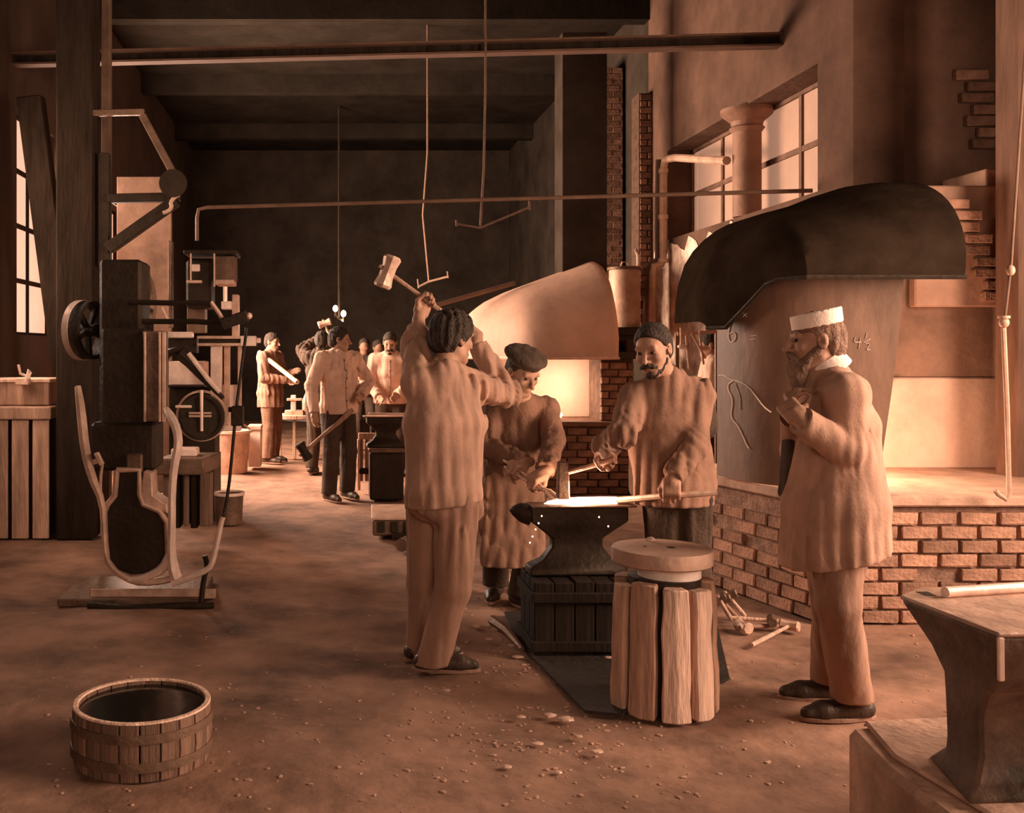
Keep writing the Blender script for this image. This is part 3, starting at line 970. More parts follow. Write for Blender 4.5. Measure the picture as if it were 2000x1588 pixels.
# ------------------------------------------------------------------ anvil block on stand, buckets beside the hammer
st = empty('wooden_stand', P(365, 1028, 7.9), 'square dark stand of upright timbers beside the treadle', 'stand')
for i, (x0, x1) in enumerate(((318, 336), (338, 352), (358, 368), (372, 386), (390, 412))):
    pbox('timber', x0, 925, x1, 1028 + i % 2 * 4, 7.95 + .03 * (i % 2), .16, WOOD_D if i in (1, 3) else mat('stand_wood', (.16, .085, .054), .9, 0, .4, 6, .4, 25, stretch=(2, 2, .3)), st)
MB().prism([P(302, 905, 7.8), P(398, 905, 7.8), P(416, 880, 8.35), P(330, 880, 8.35)], (0, 0, .0)).v
tb = empty('stone_slab_block', P(360, 928, 7.9), 'square pale-topped block lying on the timber stand', 'block')
a, b = P(303, 928, 7.85), P(398, 896, 7.85)
MB().prism([Vector((a.x, 7.85, a.z)), Vector((b.x, 7.85, a.z)), Vector((b.x + .08, 8.35, a.z)), Vector((a.x + .08, 8.35, a.z))], (0, 0, b.z - a.z)).build('block_body', IRON_MID, tb, .012)
MB().box((P(362, 880, 8.1).x, 8.1, b.z + .03), (.2, .2, .06)).build('top_tool', STEEL, tb, .008)

bk = empty('bucket', G(447, 922), 'pale tapered bucket standing beside the forging machine', 'bucket')
c = G(447, 922)
rb_, rt_ = 36 / FOC * c.y, 42 / FOC * c.y
hh = 82 / FOC * c.y
MB().lathe([(rb_, 0), (rt_, hh), (rt_ - .02, hh), (rb_ - .02, .02)], c, 26).build('pail', IRON_LT, bk)
MB().lathe([(rt_ - .005, hh - .03), (rt_ + .012, hh - .03), (rt_ + .012, hh), (rt_ - .005, hh)], c, 26, close=True).build('rim_hoop', STEEL, bk)
MB().tube([c + Vector((-rt_, 0, hh)), c + Vector((-rt_ * .6, 0, hh + .10)), c + Vector((rt_ * .6, 0, hh + .10)), c + Vector((rt_, 0, hh))], .012, 6, 2).build('bail', IRON_MID, bk)
wx = empty('white_box', G(497, 915), 'tall white box standing between the bucket and the man with the rod', 'box')
pbox('box_body', 484, 838, 509, 912, 13.0, .3, WHITE, wx)
pbox('box_lid', 483, 832, 510, 840, 12.97, .36, IRON_LT, wx)
dk = empty('slop_pail', G(450, 1020), 'short dark pail standing beside the treadle rod', 'bucket')
c = G(448, 1022)
MB().lathe([(.11, 0), (.125, .26), (.11, .26), (.10, .02)], c, 22).build('pail', IRON_MID, dk)
MB().lathe([(.12, .25), (.135, .25), (.135, .275), (.12, .275)], c, 22, close=True).build('rim', STEEL, dk)
cn = empty('standing_bottle_can', G(602, 884), 'small pale oil can standing on the far bench', 'can')
zt = P(602, 806, 14.5)
MB().lathe([(.085, 0), (.085, .22), (.03, .34), (.02, .50), (.012, .62)], Vector((zt.x, 14.5, CAM_H - (812 - VPY) / FOC * 14.5)), 16).build('can_body', IRON_LT, cn)
fb = empty('far_bench', G(590, 872), 'low far bench with pale edge behind the man with the rod', 'bench')
pbox('bench_top', 540, 812, 615, 820, 14.2, .6, WOOD_L, fb)
for x in (546, 575, 606):
    pbox('leg', x - 3, 820, x + 3, 897, 14.25, .08, WOOD, fb)
fv = empty('standing_press', P(572, 812, 14.3), 'small upright press standing on the far bench', 'press')
pbox('press_column', 568, 772, 578, 812, 14.3, .1, STEEL, fv)
pbox('press_base', 556, 802, 592, 812, 14.3, .2, IRON_LT, fv)
pbox('press_arm', 560, 778, 590, 783, 14.28, .08, IRON_LT, fv)

# ------------------------------------------------------------------ middle-ground anvils, swage blocks
def anvil(name, label, base, L, W, H, yaw, m, horn=1, mt=None, hornlen=.42, group=None):
    """london-pattern anvil; base = point under its centre, long axis along local x"""
    root = empty(name, base, label, 'anvil', group)
    Rz = Matrix.Rotation(yaw, 3, 'Z')
    bs = Vector(base)
    secs = [(.50, .85, 0), (.50, .85, .12), (.36, .62, .22), (.26, .46, .40), (.26, .46, .52), (.40, .8, .68), (.50, 1.0, .78), (.50, 1.0, .985)]
    rows = []
    for hx, wy, z in secs:
        rows.append([bs + Rz @ Vector((sx * hx * L * .8, sy * wy * W / 2, z * H)) for sx, sy in ((-1, -1), (1, -1), (1, 1), (-1, 1))])
    b = MB()
    v = [p for r in rows for p in r]
    f = []
    for j in range(len(rows) - 1):
        for i in range(4):
            f.append((j * 4 + i, j * 4 + (i + 1) % 4, (j + 1) * 4 + (i + 1) % 4, (j + 1) * 4 + i))
    f += [(3, 2, 1, 0), tuple(range((len(rows) - 1) * 4, len(rows) * 4))]
    b.add(v, f)
    b.build('body', m, root, .008)
    hb = MB()
    n = 12
    rows = []
    for k in range(9):
        t = k / 8
        rr = W * .48 * (1 - t) ** .6 + .006
        cz = H * (.86 + .06 * t)
        rows.append([bs + Rz @ Vector((horn * (L * .40 + L * hornlen * t), math.cos(2 * math.pi * i / n) * rr, cz + math.sin(2 * math.pi * i / n) * min(rr, H * .16) * (1 - .3 * t))) for i in range(n + 1)])
    hb.grid(rows).build('horn', m, root)
    MB().box(bs + Rz @ Vector((-horn * .04 * L, 0, H * .992)), (L * .86, W * 1.01, H * .03), yaw).build('face_plate', mt or m, root, .004)
    return root


# anvil at which the men work
AY = 5.22
ax = (1125 - VPX) / FOC * AY
ATOP = CAM_H - (985 - VPY) / FOC * AY
BLKT = mat('black_timber', (.020, .0125, .0085), .85, 0, .4, 6, .25, 25, stretch=(2, 2, .3), spec=.15)
blk = empty('anvil_block', (ax, AY, 0), 'black timber block carrying the anvil with the hot iron', 'block')
rg = random.Random(4)
for i in range(5):
    for j in range(3):
        MB().box((ax - .20 + i * .10, AY - .12 + j * .12, .19 + rg.uniform(-.01, 0)), (.098, .118, .38)).build('timber', BLKT, blk, .006)
MB().box((ax, AY, .30), (.53, .40, .05)).build('iron_band', BLKT, blk, .004)
MB().box((ax, AY, .06), (.53, .40, .05)).build('iron_band', BLKT, blk, .004)
an = anvil('smith_anvil', 'black anvil on a timber block with glowing iron on its face', (ax, AY, .38), .62, .15, ATOP - .38, R(2), IRON, -1, IRON_MID, .15)
# hot iron bar on the anvil held by the bearded man
hb = empty('hot_iron_bar', P(1130, 982, AY), 'long iron bar glowing white where it lies on the anvil', 'bar')
MB().tube([P(1060, 990, AY), P(1075, 984, AY), P(1120, 981, AY), P(1180, 979, AY), P(1205, 977, AY)], [.010, .020, .026, .024, .018], 10, 1).build('glowing_end', HOT, hb)
MB().tube([P(1205, 977, AY), P(1240, 974, AY - .1), P(1310, 968, AY - .33), P(1400, 962, AY - .38)], [.017, .016, .015, .015], 8).build('cold_shank', IRON_LT, hb)
light('hot_iron_glow', 'POINT', (P(1125, 955, AY).x, AY - .02, P(1125, 955, AY).z), 9, (1.0, .74, .56), radius=.06)
# set tool standing on the hot iron
sx_, sy_ = 1100, 955
stl = empty('set_hammer', P(1100, 978, AY - .02), 'square-faced set hammer standing on the glowing iron', 'hammer')
a, b = P(1089, 975, AY - .03), P(1113, 902, AY - .03)
MB().box(((a.x + b.x) / 2, AY - .01, (a.z + b.z) / 2), (b.x - a.x, .055, b.z - a.z), taper=.85).build('head', IRON_MID, stl, .006)
SET_A, SET_B = P(1100, 925, AY - .01), P(1200, 898, 5.08)
MB().tube([SET_A, SET_B], .012, 8).build('handle', WOOD, stl)
# sparks
rg = random.Random(9)
for i, (px, py) in enumerate(((1058, 1008), (1052, 1022), (1046, 1034), (1040, 1048), (1035, 1060), (1188, 1028), (1170, 1010))):
    o = MB().ell(P(px, py, AY - .12 - .01 * i), (.0042, .0042, .005), 6, 5).build('spark', SPARK)
    tag(o, 'bright spark flying off the hot iron', 'spark', 'sparks at the anvil')

# tools lying beside the anvil foot
def lump(name, label, px, py, sz, m, seed, cat='scrap', group=None):
    rg = random.Random(seed)
    g_ = G(px, py)
    o = MB().ell(g_ + Vector((0, 0, sz[2] * .8)), sz, 9, 6, jit=.15, rng=rg).build(name, m, angle=18)
    return tag(o, label, cat, group)


for i, (px, py, s) in enumerate(((1012, 1155, (.07, .05, .04)), (1030, 1180, (.05, .06, .06)), (1052, 1165, (.08, .05, .035)), (1048, 1196, (.09, .05, .04)), (985, 1140, (.08, .06, .035)))):
    lump('stone_lump', 'rough stone lying at the left foot of the anvil block', px, py, s, STONE, 40 + i, 'stone', 'stones at the anvil block')
# iron kerb piece at the edge of the anvil's painted shadow
kb = MB().tube([G(962, 1222) + Vector((0, 0, .03)), G(990, 1246) + Vector((0, 0, .04)), G(1020, 1275) + Vector((0, 0, .02))], [.03, .022, .012], 6).build('iron_strip', IRON_MID)
tag(kb, 'short iron strip lying at the edge of the painted anvil shadow', 'strip')
# dark sheet standing in for the shadow cast round the anvil block
pl = MB().prism([G(985, 1200), G(1395, 1200), G(1425, 1330), G(1215, 1402), G(1142, 1394), G(1075, 1325), G(1005, 1250)], (0, 0, .012)).build('anvil_shadow_sheet', COAL, None, smooth=False)
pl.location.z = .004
tag(pl, 'dark sheet painting the cast shadow on the floor around the anvil block', 'shadow')

# small anvil on stump worked by the pale-shirted man
am = empty('log_block', G(752, 978), 'black squared block under the small middle anvil', 'block')
c0 = G(752, 978)
MB().box(c0 + Vector((.02, .2, .24)), (.34, .36, .48)).build('block_body', IRON, am, .015)
MB().box(c0 + Vector((.02, .2, .5)), (.36, .38, .04)).build('block_cap', IRON_MID, am, .008)
a2 = anvil('small_anvil', 'small dark anvil before the white-shirted smith', tuple(c0 + Vector((.02, .2, .52))), .5, .13, .32, R(5), IRON, 1, IRON_LT)
MB().tube([c0 + Vector((-.16, .12, .87)), c0 + Vector((.1, .15, .86)), c0 + Vector((.3, .2, .86))], .016, 6).build('work_piece', STEEL, a2)
# slatted crate behind
ck = empty('slatted_crate', G(712, 958), 'open slatted wooden crate beside the small anvil', 'crate')
for i in range(5):
    pbox('slat', 702 + i * 11, 858, 709 + i * 11, 940, 10.9, .03, WOOD, ck, .003)
pbox('top_rail', 700, 846, 758, 858, 10.85, .06, WOOD, ck)
pbox('bottom_rail', 700, 915, 758, 926, 10.85, .06, WOOD_D, ck)
pbox('corner_post', 698, 858, 704, 958, 10.85, .06, WOOD, ck)
pbox('upper_slat_panel', 702, 818, 722, 846, 10.95, .04, WOOD_D, ck)
pbox('upper_slat_panel', 726, 818, 742, 846, 10.95, .04, WOOD_D, ck)

# swage block with dark slots on the floor
sw = empty('swage_block', G(765, 1045), 'low slotted swage block lying on the floor behind the striker', 'block')
p0 = G(728, 1052)
xa, xb = p0.x, p0.x + .62
MB().prism([Vector((xa, p0.y, .02)), Vector((xb, p0.y, .02)), Vector((xb, p0.y + .75, .02)), Vector((xa + .02, p0.y + .75, .02))], (0, 0, .13)).build('block_body', IRON_MID, sw, .012)
MB().prism([Vector((xa - .01, p0.y - .01, .15)), Vector((xb, p0.y - .01, .15)), Vector((xb, p0.y + .72, .15)), Vector((xa + .02, p0.y + .72, .15))], (0, 0, .018)).build('top_plate', IRON_LT, sw, .004)
for i in range(5):
    MB().box((xa + .07 + i * .105, p0.y - .004, .095), (.055, .03, .085)).build('slot', IRON, sw, .004)
MB().box((xa + .36, p0.y - .06, .03), (.42, .05, .05)).build('foot_bar', IRON, sw, .004)
cy = MB().cyl(G(784, 1078) + Vector((0, 0, .05)), G(800, 1066) + Vector((.05, .05, .05)), .05, n=14).build('iron_roller', IRON_MID)
tag(cy, 'short iron roller lying before the slotted swage block', 'roller')

# ------------------------------------------------------------------ stump with round disc
SC = Vector(((1298 - VPX) / FOC * 4.37, 4.37, 0))
sp = empty('timber_stump', SC, 'stout stump of split upright timbers carrying the round iron disc', 'stump')
rg = random.Random(14)
nst = 9
for i in range(nst):
    a0 = 2 * math.pi * i / nst + .12
    a1 = 2 * math.pi * (i + 1) / nst + .12 - rg.uniform(.03, .10)
    hgt_ = .545 + rg.uniform(-.03, .008)
    ro = .205 + rg.uniform(-.006, .008)
    rows = []
    for k in range(7):
        t = k / 6
        q = 1 + .09 * (1 - t) + rg.uniform(-.02, .02)
        aa0, aa1 = a0 + rg.uniform(-.02, .02), a1 + rg.uniform(-.02, .02)
        am_ = (aa0 + aa1) / 2
        pts = [(ro * q * .98, aa0 + .03), (ro * q * 1.03, am_), (ro * q * .98, aa1 - .03), (ro * .35, aa1 - .05), (ro * .35, aa0 + .05)]
        rows.append([SC + Vector((r_ * math.cos(t_), r_ * math.sin(t_), hgt_ * t)) for r_, t_ in pts])
    b = MB()
    v = [p for r_ in rows for p in r_]
    f = [(j * 5 + i_, j * 5 + (i_ + 1) % 5, (j + 1) * 5 + (i_ + 1) % 5, (j + 1) * 5 + i_) for j in range(6) for i_ in range(5)]
    f += [(4, 3, 2, 1, 0), tuple(range(30, 35))]
    b.add(v, f).build('timber', WOOD_L if i in (6, 7) else WOOD, sp, .006)
MB().cyl(SC, SC + Vector((0, 0, .556)), .15, n=20).build('dark_core', IRON, sp)
dc = empty('round_iron_disc', SC + Vector((0, 0, .565)), 'heavy round iron disc with two holes lying on the stump', 'disc')
MB().cyl(SC + Vector((.02, 0, .557)), SC + Vector((.02, 0, .615)), .13, n=32).build('pale_collar', WHITE, dc)
DC = SC + Vector((-.012, 0, 0))
MB().lathe([(.200, .612), (.208, .618), (.208, .668), (.203, .676)], DC, 48).build('disc_plate', mat('disc_iron', (.46, .255, .17), .7, .05, .3, 5, .25, 30), dc, angle=50)
MB().cyl(DC + Vector((.04, .0, .672)), DC + Vector((.04, .0, .6775)), .018, n=18).build('hole', IRON, dc)
MB().cyl(DC + Vector((-.065, .02, .672)), DC + Vector((-.065, .02, .6775)), .007, n=10).build('hole', IRON, dc)
MB().ell(DC + Vector((0, .15, .68)), (.022, .014, .014), 8, 6, jit=.2, rng=rg).build('scale_flake', STEEL, dc, angle=20)

# ------------------------------------------------------------------ big foreground anvil on stone
BX, BY = 1.83, 2.74
sb = empty('stone_anvil_base', (2.25, 3.0, 0), 'pale stone base blocks carrying the large foreground anvil', 'stone base')
MB().prism([Vector((1.65, 3.05, 0)), Vector((1.63, 2.42, 0)), Vector((3.0, 2.42, 0)), Vector((3.0, 3.55, 0)), Vector((1.70, 3.35, 0))], (0, 0, .285)).build('lower_block', STONE, sb, .02)
MB().prism([Vector((1.70, 3.08, .285)), Vector((1.74, 2.66, .285)), Vector((2.9, 2.62, .285)), Vector((2.9, 3.5, .285)), Vector((1.76, 3.36, .285))], (0, 0, .019)).build('upper_slab', STONE, sb, .008)
ba = empty('large_anvil', (2.15, 3.1, .311), 'large foreground anvil with flank shade put into its dark body colour and bright worn face', 'anvil')
rows = []
for near, Yn, fpx, Yf, rx in (((1892, 1574), 2.73, 1812, 3.05, 2.75), ((1900, 1556), 2.75, 1826, 3.03, 2.70), ((1907, 1530), 2.78, 1846, 2.98, 2.55), ((1917, 1480), 2.80, 1848, 2.96, 2.45), ((1915, 1400), 2.80, 1845, 2.96, 2.42),
                              ((1926, 1362), 2.76, 1842, 2.98, 2.5), ((1956, 1330), 2.69, 1816, 3.03, 2.7), ((1953, 1262), 2.68, 1768, 3.08, 2.75), ((1950, 1244), 2.675, 1757, 3.09, 2.75)):
    a = P(*near, Yn)
    z = a.z
    b_ = Vector(((fpx - VPX) / FOC * Yf, Yf, z))
    rows.append([a, Vector((rx, Yn + .06, z)), Vector((rx - .05, Yf + .2, z)), Vector((b_.x + .12, Yf + .10, z)), b_])
b = MB()
v = [p for r_ in rows for p in r_]
f = [(j * 5 + i, j * 5 + (i + 1) % 5, (j + 1) * 5 + (i + 1) % 5, (j + 1) * 5 + i) for j in range(len(rows) - 1) for i in range(5)]
f += [(4, 3, 2, 1, 0), tuple(range((len(rows) - 1) * 5, len(rows) * 5))]
b.add(v, f).build('body', mat('anvil_mixed', (.13, .068, .043), .65, 0, .6, 4.0, .5, 22, dark=(.025, .016, .011)), ba, .010)  # black iron, darkened further for the shade on its flank
tp_ = [p + Vector((0, 0, -.002)) for p in rows[-1]]
ZT = tp_[0].z
MB().prism(tp_, (0, 0, .012)).build('face_plate', mat('anvil_face', (.42, .23, .15), .5, 0, .4, 6, .3, 30), ba, .004)
e0, e1 = P(1952, 1332, 2.685), P(1951, 1246, 2.672)
MB().prism([e0, e0 + Vector((.016, -.0, 0)), e1 + Vector((.016, 0, 0)), e1], (0, .012, 0)).build('bright_edge', STEEL, ba, .003)
MB().box((1.815, 3.105, ZT + .010), (.036, .05, .006)).build('hardy_hole', IRON, ba)
rb = MB().cyl((1.845, 3.06, ZT + .027), (2.35, 3.18, ZT + .027), .0165, n=16).build('round_bar', STEEL)
tag(rb, 'bright round steel bar lying on the large anvil face', 'bar')

# ------------------------------------------------------------------ water tub
TC = Vector(((278 - VPX) / FOC * 3.86, 3.86, -.01))
TUBW = mat('tub_wood', (.21, .108, .068), .85, 0, .45, 7, .5, 30, stretch=(2.2, 2.2, .28), obj_var=.3)
tu = empty('water_tub', TC, 'low round staved tub of dark water in the foreground', 'tub')
n = 22
for i in range(n):
    a0, a1 = 2 * math.pi * (i + .04) / n, 2 * math.pi * (i + .96) / n
    b = MB()
    prof = [(.250, 0), (.262, .10), (.256, .205), (.234, .205), (.238, .10), (.228, 0)]
    v = [TC + Vector((r * math.cos(a), r * math.sin(a), z)) for a in (a0, (a0 + a1) / 2, a1) for r, z in prof]
    m_ = len(prof)
    f = [(q * m_ + k, q * m_ + (k + 1) % m_, (q + 1) * m_ + (k + 1) % m_, (q + 1) * m_ + k) for q in (0, 1) for k in range(m_)]
    f += [tuple(range(m_ - 1, -1, -1)), tuple(range(2 * m_, 3 * m_))]
    b.add(v, f).build('stave', TUBW, tu, .002)
for z, r in ((.155, .262), (.055, .261)):
    MB().lathe([(r - .006, -.016), (r + .004, -.016), (r + .002, .016), (r - .008, .016)], TC + Vector((0, 0, z)), 44, close=True).build('hoop', IRON_MID, tu)
MB().lathe([(.252, .203), (.257, .206), (.254, .212), (.238, .212), (.235, .206)], TC, 44, close=True).build('worn_rim', WOOD_L, tu)
MB().lathe([(.236, .184), (.236, .192)], TC, 40).build('water', WATER, tu)
MB().lathe([(.22, .0), (.22, .02)], TC, 30).build('bottom', WOOD_D, tu)

# ------------------------------------------------------------------ hammers lying by the forge
def hammer(name, label, head, axis_h, handle_end, hl=.12, hw=.04, m=None, hm=None, group=None, hr=.011, grip=None):
    """sledge: head centre, direction of the head, far end of the handle"""
    root = empty(name, head, label, 'hammer', group)
    h = Vector(head)
    a = Vector(axis_h).normalized()
    b = MB()
    b.tube([h - a * hl / 2, h - a * hl * .42, h - a * hl * .18, h + a * hl * .18, h + a * hl * .42, h + a * hl / 2], [hw * .52, hw * .62, hw * .5, hw * .5, hw * .62, hw * .50], 8)
    b.build('head', m or IRON_MID, root)
    e = Vector(handle_end)
    d = (e - h).normalized()
    MB().tube([h - d * hw * .7, h + (e - h) * .4, h + (e - h) * .8, e], [hr * .8, hr * .95, hr * 1.15, hr], 8).build('handle', hm or WOOD, root)
    return root


def gz(px, py, z):
    Yg = (CAM_H - z) * FOC / (py - VPY)
    return P(px, py, Yg)


GH = 'hammers lying at the forge foot'
hammer('hand_hammer', 'hammer with stubby head lying outermost in the heap by the forge', gz(1542, 1222, .035), (.55, -.45, 0), gz(1468, 1260, .02), .10, .05, IRON_LT, WOOD_L, GH)
hammer('hand_hammer', 'round-headed hammer lying flat beneath the outermost hammer of the heap', gz(1452, 1224, .035), (.2, -1, 0), gz(1525, 1222, .03), .10, .055, IRON_LT, WOOD, GH)
hammer('hand_hammer', 'hammer lying across the top of the heap by the forge', gz(1508, 1212, .06), (.3, .8, 0), gz(1430, 1207, .05), .10, .045, IRON_MID, WOOD_L, GH)
hammer('hand_hammer', 'hammer propped against the brick hearth with its head up', P(1422, 1163, 5.75), (.7, -.2, .3), gz(1455, 1203, .02), .10, .045, IRON_MID, WOOD_L, GH)
hammer('hand_hammer', 'second propped hammer between stump and brick hearth', P(1410, 1172, 5.7), (.7, -.2, .3), gz(1440, 1206, .02), .10, .045, IRON_MID, WOOD, GH)
hammer('hand_hammer', 'thin-handled hammer propped nearest the stump', P(1404, 1168, 5.6), (.7, -.2, .3), gz(1428, 1210, .02), .08, .03, IRON_MID, WOOD_L, GH)

# ------------------------------------------------------------------ scraps on the floor
for i, (px, py, s) in enumerate(((985, 1230, .02), (1000, 1262, .016), (1012, 1285, .022), (930, 1225, .02), (955, 1250, .018), (1075, 1400, .022), (1105, 1408, .028), (1018, 1402, .016),
                                 (1050, 1455, .018), (1130, 1440, .014), (990, 1500, .016), (872, 1350, .014), (1165, 1470, .02), (1090, 1510, .013), (1190, 1290, .03), (905, 1190, .016))):
    lump('scale_chip', 'pale flake of iron scale on the earth floor', px, py, (s * 1.3, s, s * .35), IRON_LT, 70 + i, 'scrap', 'scale flakes on the floor')
rg = random.Random(77)
b = MB()
for i in range(900):
    px, py = (rg.gauss(1050, 140), rg.gauss(1330, 110)) if i < 520 else (rg.uniform(60, 1900), rg.uniform(1180, 1575))
    if py < 1150 or not (0 < px < 2000):
        continue
    s = rg.uniform(.003, .011)
    q = G(px, py)
    b.ell(q + Vector((0, 0, s * .1 + hgt(q.x, q.y))), (s * rg.uniform(.8, 1.8), s, s * .5), 5, 3, mtx=Matrix.Rotation(rg.uniform(0, 3), 3, 'Z'))
o = b.build('floor_grit', mat('grit', (.44, .235, .15), .9, 0, .5, 60, .2, 60), angle=20)
tag(stuff(o), 'fine grit and scale scattered over the earth floor', 'grit')

# ------------------------------------------------------------------ people: smooth-blended figures
def nv(v):
    v = np.asarray(v, dtype=np.float64)
    return v / max(np.linalg.norm(v), 1e-9)


def A(v):
    return np.array((v[0], v[1], v[2]), dtype=np.float64)


class SDF:
    def __init__(s, k=.02):
        s.p = []
        s.k = k
        s.fold = None
        s.cuts = []
        s.post = []

    def _add(s, fn, lo, hi, k=None, op='u', cut=None):
        s.p.append((fn, np.asarray(lo), np.asarray(hi), s.k if k is None else k, op, cut))

    def cone(s, a, b, ra, rb=None, k=None, op='u', cut=None):
        a, b = A(a), A(b)
        rb = ra if rb is None else rb
        ba = b - a
        L2 = max(float(ba @ ba), 1e-9)

        def fn(X, Y, Z):
            x, y, z = X - a[0], Y - a[1], Z - a[2]
            t = np.clip((x * ba[0] + y * ba[1] + z * ba[2]) / L2, 0, 1)
            return np.sqrt((x - ba[0] * t) ** 2 + (y - ba[1] * t) ** 2 + (z - ba[2] * t) ** 2) - (ra + (rb - ra) * t)
        r = max(ra, rb)
        s._add(fn, np.minimum(a, b) - r, np.maximum(a, b) + r, k, op, cut)

    def seg(s, c0, c1, s0, s1, ra, fa, k=None, cut=None, pw=2.0):
        """elliptical-section segment; s0, s1 = (half width along ra, half depth along fa)"""
        c0, c1, ra, fa = A(c0), A(c1), nv(ra), nv(fa)
        ba = c1 - c0
        L2 = max(float(ba @ ba), 1e-9)
        ua = np.cross(ra, fa)

        def fn(X, Y, Z):
            x, y, z = X - c0[0], Y - c0[1], Z - c0[2]
            t = np.clip((x * ba[0] + y * ba[1] + z * ba[2]) / L2, 0, 1)
            x, y, z = x - ba[0] * t, y - ba[1] * t, z - ba[2] * t
            aa = s0[0] + (s1[0] - s0[0]) * t
            bb = s0[1] + (s1[1] - s0[1]) * t
            cc = np.minimum(aa, bb) * .7
            u = (x * ra[0] + y * ra[1] + z * ra[2]) / aa
            v = (x * fa[0] + y * fa[1] + z * fa[2]) / bb
            w_ = (x * ua[0] + y * ua[1] + z * ua[2]) / cc
            if pw == 2.0:
                q = np.sqrt(u * u + v * v + w_ * w_)
            else:
                q = (np.abs(u) ** pw + np.abs(v) ** pw + np.abs(w_) ** pw) ** (1 / pw)
            return (q - 1) * np.minimum(aa, bb)
        r = max(*s0, *s1)
        s._add(fn, np.minimum(c0, c1) - r, np.maximum(c0, c1) + r, k, 'u', cut)

    def ell(s, c, rad, fr=None, k=None, op='u', cut=None):
        c = A(c)
        M = np.array(fr) if fr is not None else np.eye(3)      # rows: right, forward, up
        rad = np.asarray(rad, dtype=np.float64)

        def fn(X, Y, Z):
            x, y, z = X - c[0], Y - c[1], Z - c[2]
            q = [(x * M[i, 0] + y * M[i, 1] + z * M[i, 2]) for i in range(3)]
            k0 = np.sqrt(sum((q[i] / rad[i]) ** 2 for i in range(3)))
            k1 = np.sqrt(sum((q[i] / rad[i] ** 2) ** 2 for i in range(3))) + 1e-9
            return k0 * (k0 - 1) / k1
        r = rad.max()
        s._add(fn, c - r, c + r, k, op, cut)

    def box(s, c, half, fr, rnd, k=None, op='u'):
        c = A(c)
        M = np.array(fr)

        def fn(X, Y, Z):
            x, y, z = X - c[0], Y - c[1], Z - c[2]
            q = [np.abs(x * M[i, 0] + y * M[i, 1] + z * M[i, 2]) - half[i] for i in range(3)]
            o = np.sqrt(sum(np.maximum(t, 0) ** 2 for t in q))
            return o + np.minimum(np.maximum(np.maximum(q[0], q[1]), q[2]), 0) - rnd
        r = math.sqrt(sum(h * h for h in half)) + rnd
        s._add(fn, c - r, c + r, k, op)

    def mesh(s, h):
        lo = np.min([p[1] for p in s.p if p[4] == 'u'], axis=0) - 3 * h - .02
        hi = np.max([p[2] for p in s.p if p[4] == 'u'], axis=0) + 3 * h + .02
        n = np.ceil((hi - lo) / h).astype(int) + 1
        ax = [(lo[i] + h * np.arange(n[i])).astype(np.float32) for i in range(3)]
        g = np.full(n, 1.0, dtype=np.float32)
        for fn, a, b, k, op, cut in s.p:
            m = 2 * h + (k or 0) + .015
            i0 = np.maximum(((a - m - lo) / h).astype(int), 0)
            i1 = np.minimum(((b + m - lo) / h).astype(int) + 2, n)
            sl = tuple(slice(i0[i], i1[i]) for i in range(3))
            X, Y, Z = np.meshgrid(ax[0][sl[0]], ax[1][sl[1]], ax[2][sl[2]], indexing='ij', sparse=True)
            d = fn(X, Y, Z).astype(np.float32)
            if cut is not None:
                for cp, cn in cut:
                    cp, cn = A(cp), nv(cn)
                    d = np.maximum(d, (X - cp[0]) * cn[0] + (Y - cp[1]) * cn[1] + (Z - cp[2]) * cn[2])
            e = g[sl]
            if op == 'u':
                if k > 0:
                    t = np.clip(.5 + .5 * (e - d) / k, 0, 1)
                    g[sl] = e * (1 - t) + d * t - k * t * (1 - t)
                else:
                    g[sl] = np.minimum(e, d)
            else:
                if k > 0:
                    t = np.clip(.5 - .5 * (e + d) / k, 0, 1)
                    g[sl] = e * (1 - t) - d * t + k * t * (1 - t)
                else:
                    g[sl] = np.maximum(e, -d)
        for cp, cn in s.cuts:
            cp, cn = A(cp), nv(cn)
            X, Y, Z = np.meshgrid(*ax, indexing='ij', sparse=True)
            g = np.maximum(g, ((X - cp[0]) * cn[0] + (Y - cp[1]) * cn[1] + (Z - cp[2]) * cn[2]).astype(np.float32))
        if s.fold:
            idx = np.nonzero(np.abs(g) < .06)
            g[idx] += s.fold(ax[0][idx[0]], ax[1][idx[1]], ax[2][idx[2]])
        for cp, cn, rad in s.post:
            cp, cn = A(cp), nv(cn)
            X, Y, Z = np.meshgrid(*ax, indexing='ij', sparse=True)
            pd = ((X - cp[0]) * cn[0] + (Y - cp[1]) * cn[1] + (Z - cp[2]) * cn[2]).astype(np.float32)
            near = ((X - cp[0]) ** 2 + (Y - cp[1]) ** 2 + (Z - cp[2]) ** 2) < rad * rad
            g = np.where(near, np.maximum(g, pd), g)
        return surface_net(g, lo, h)


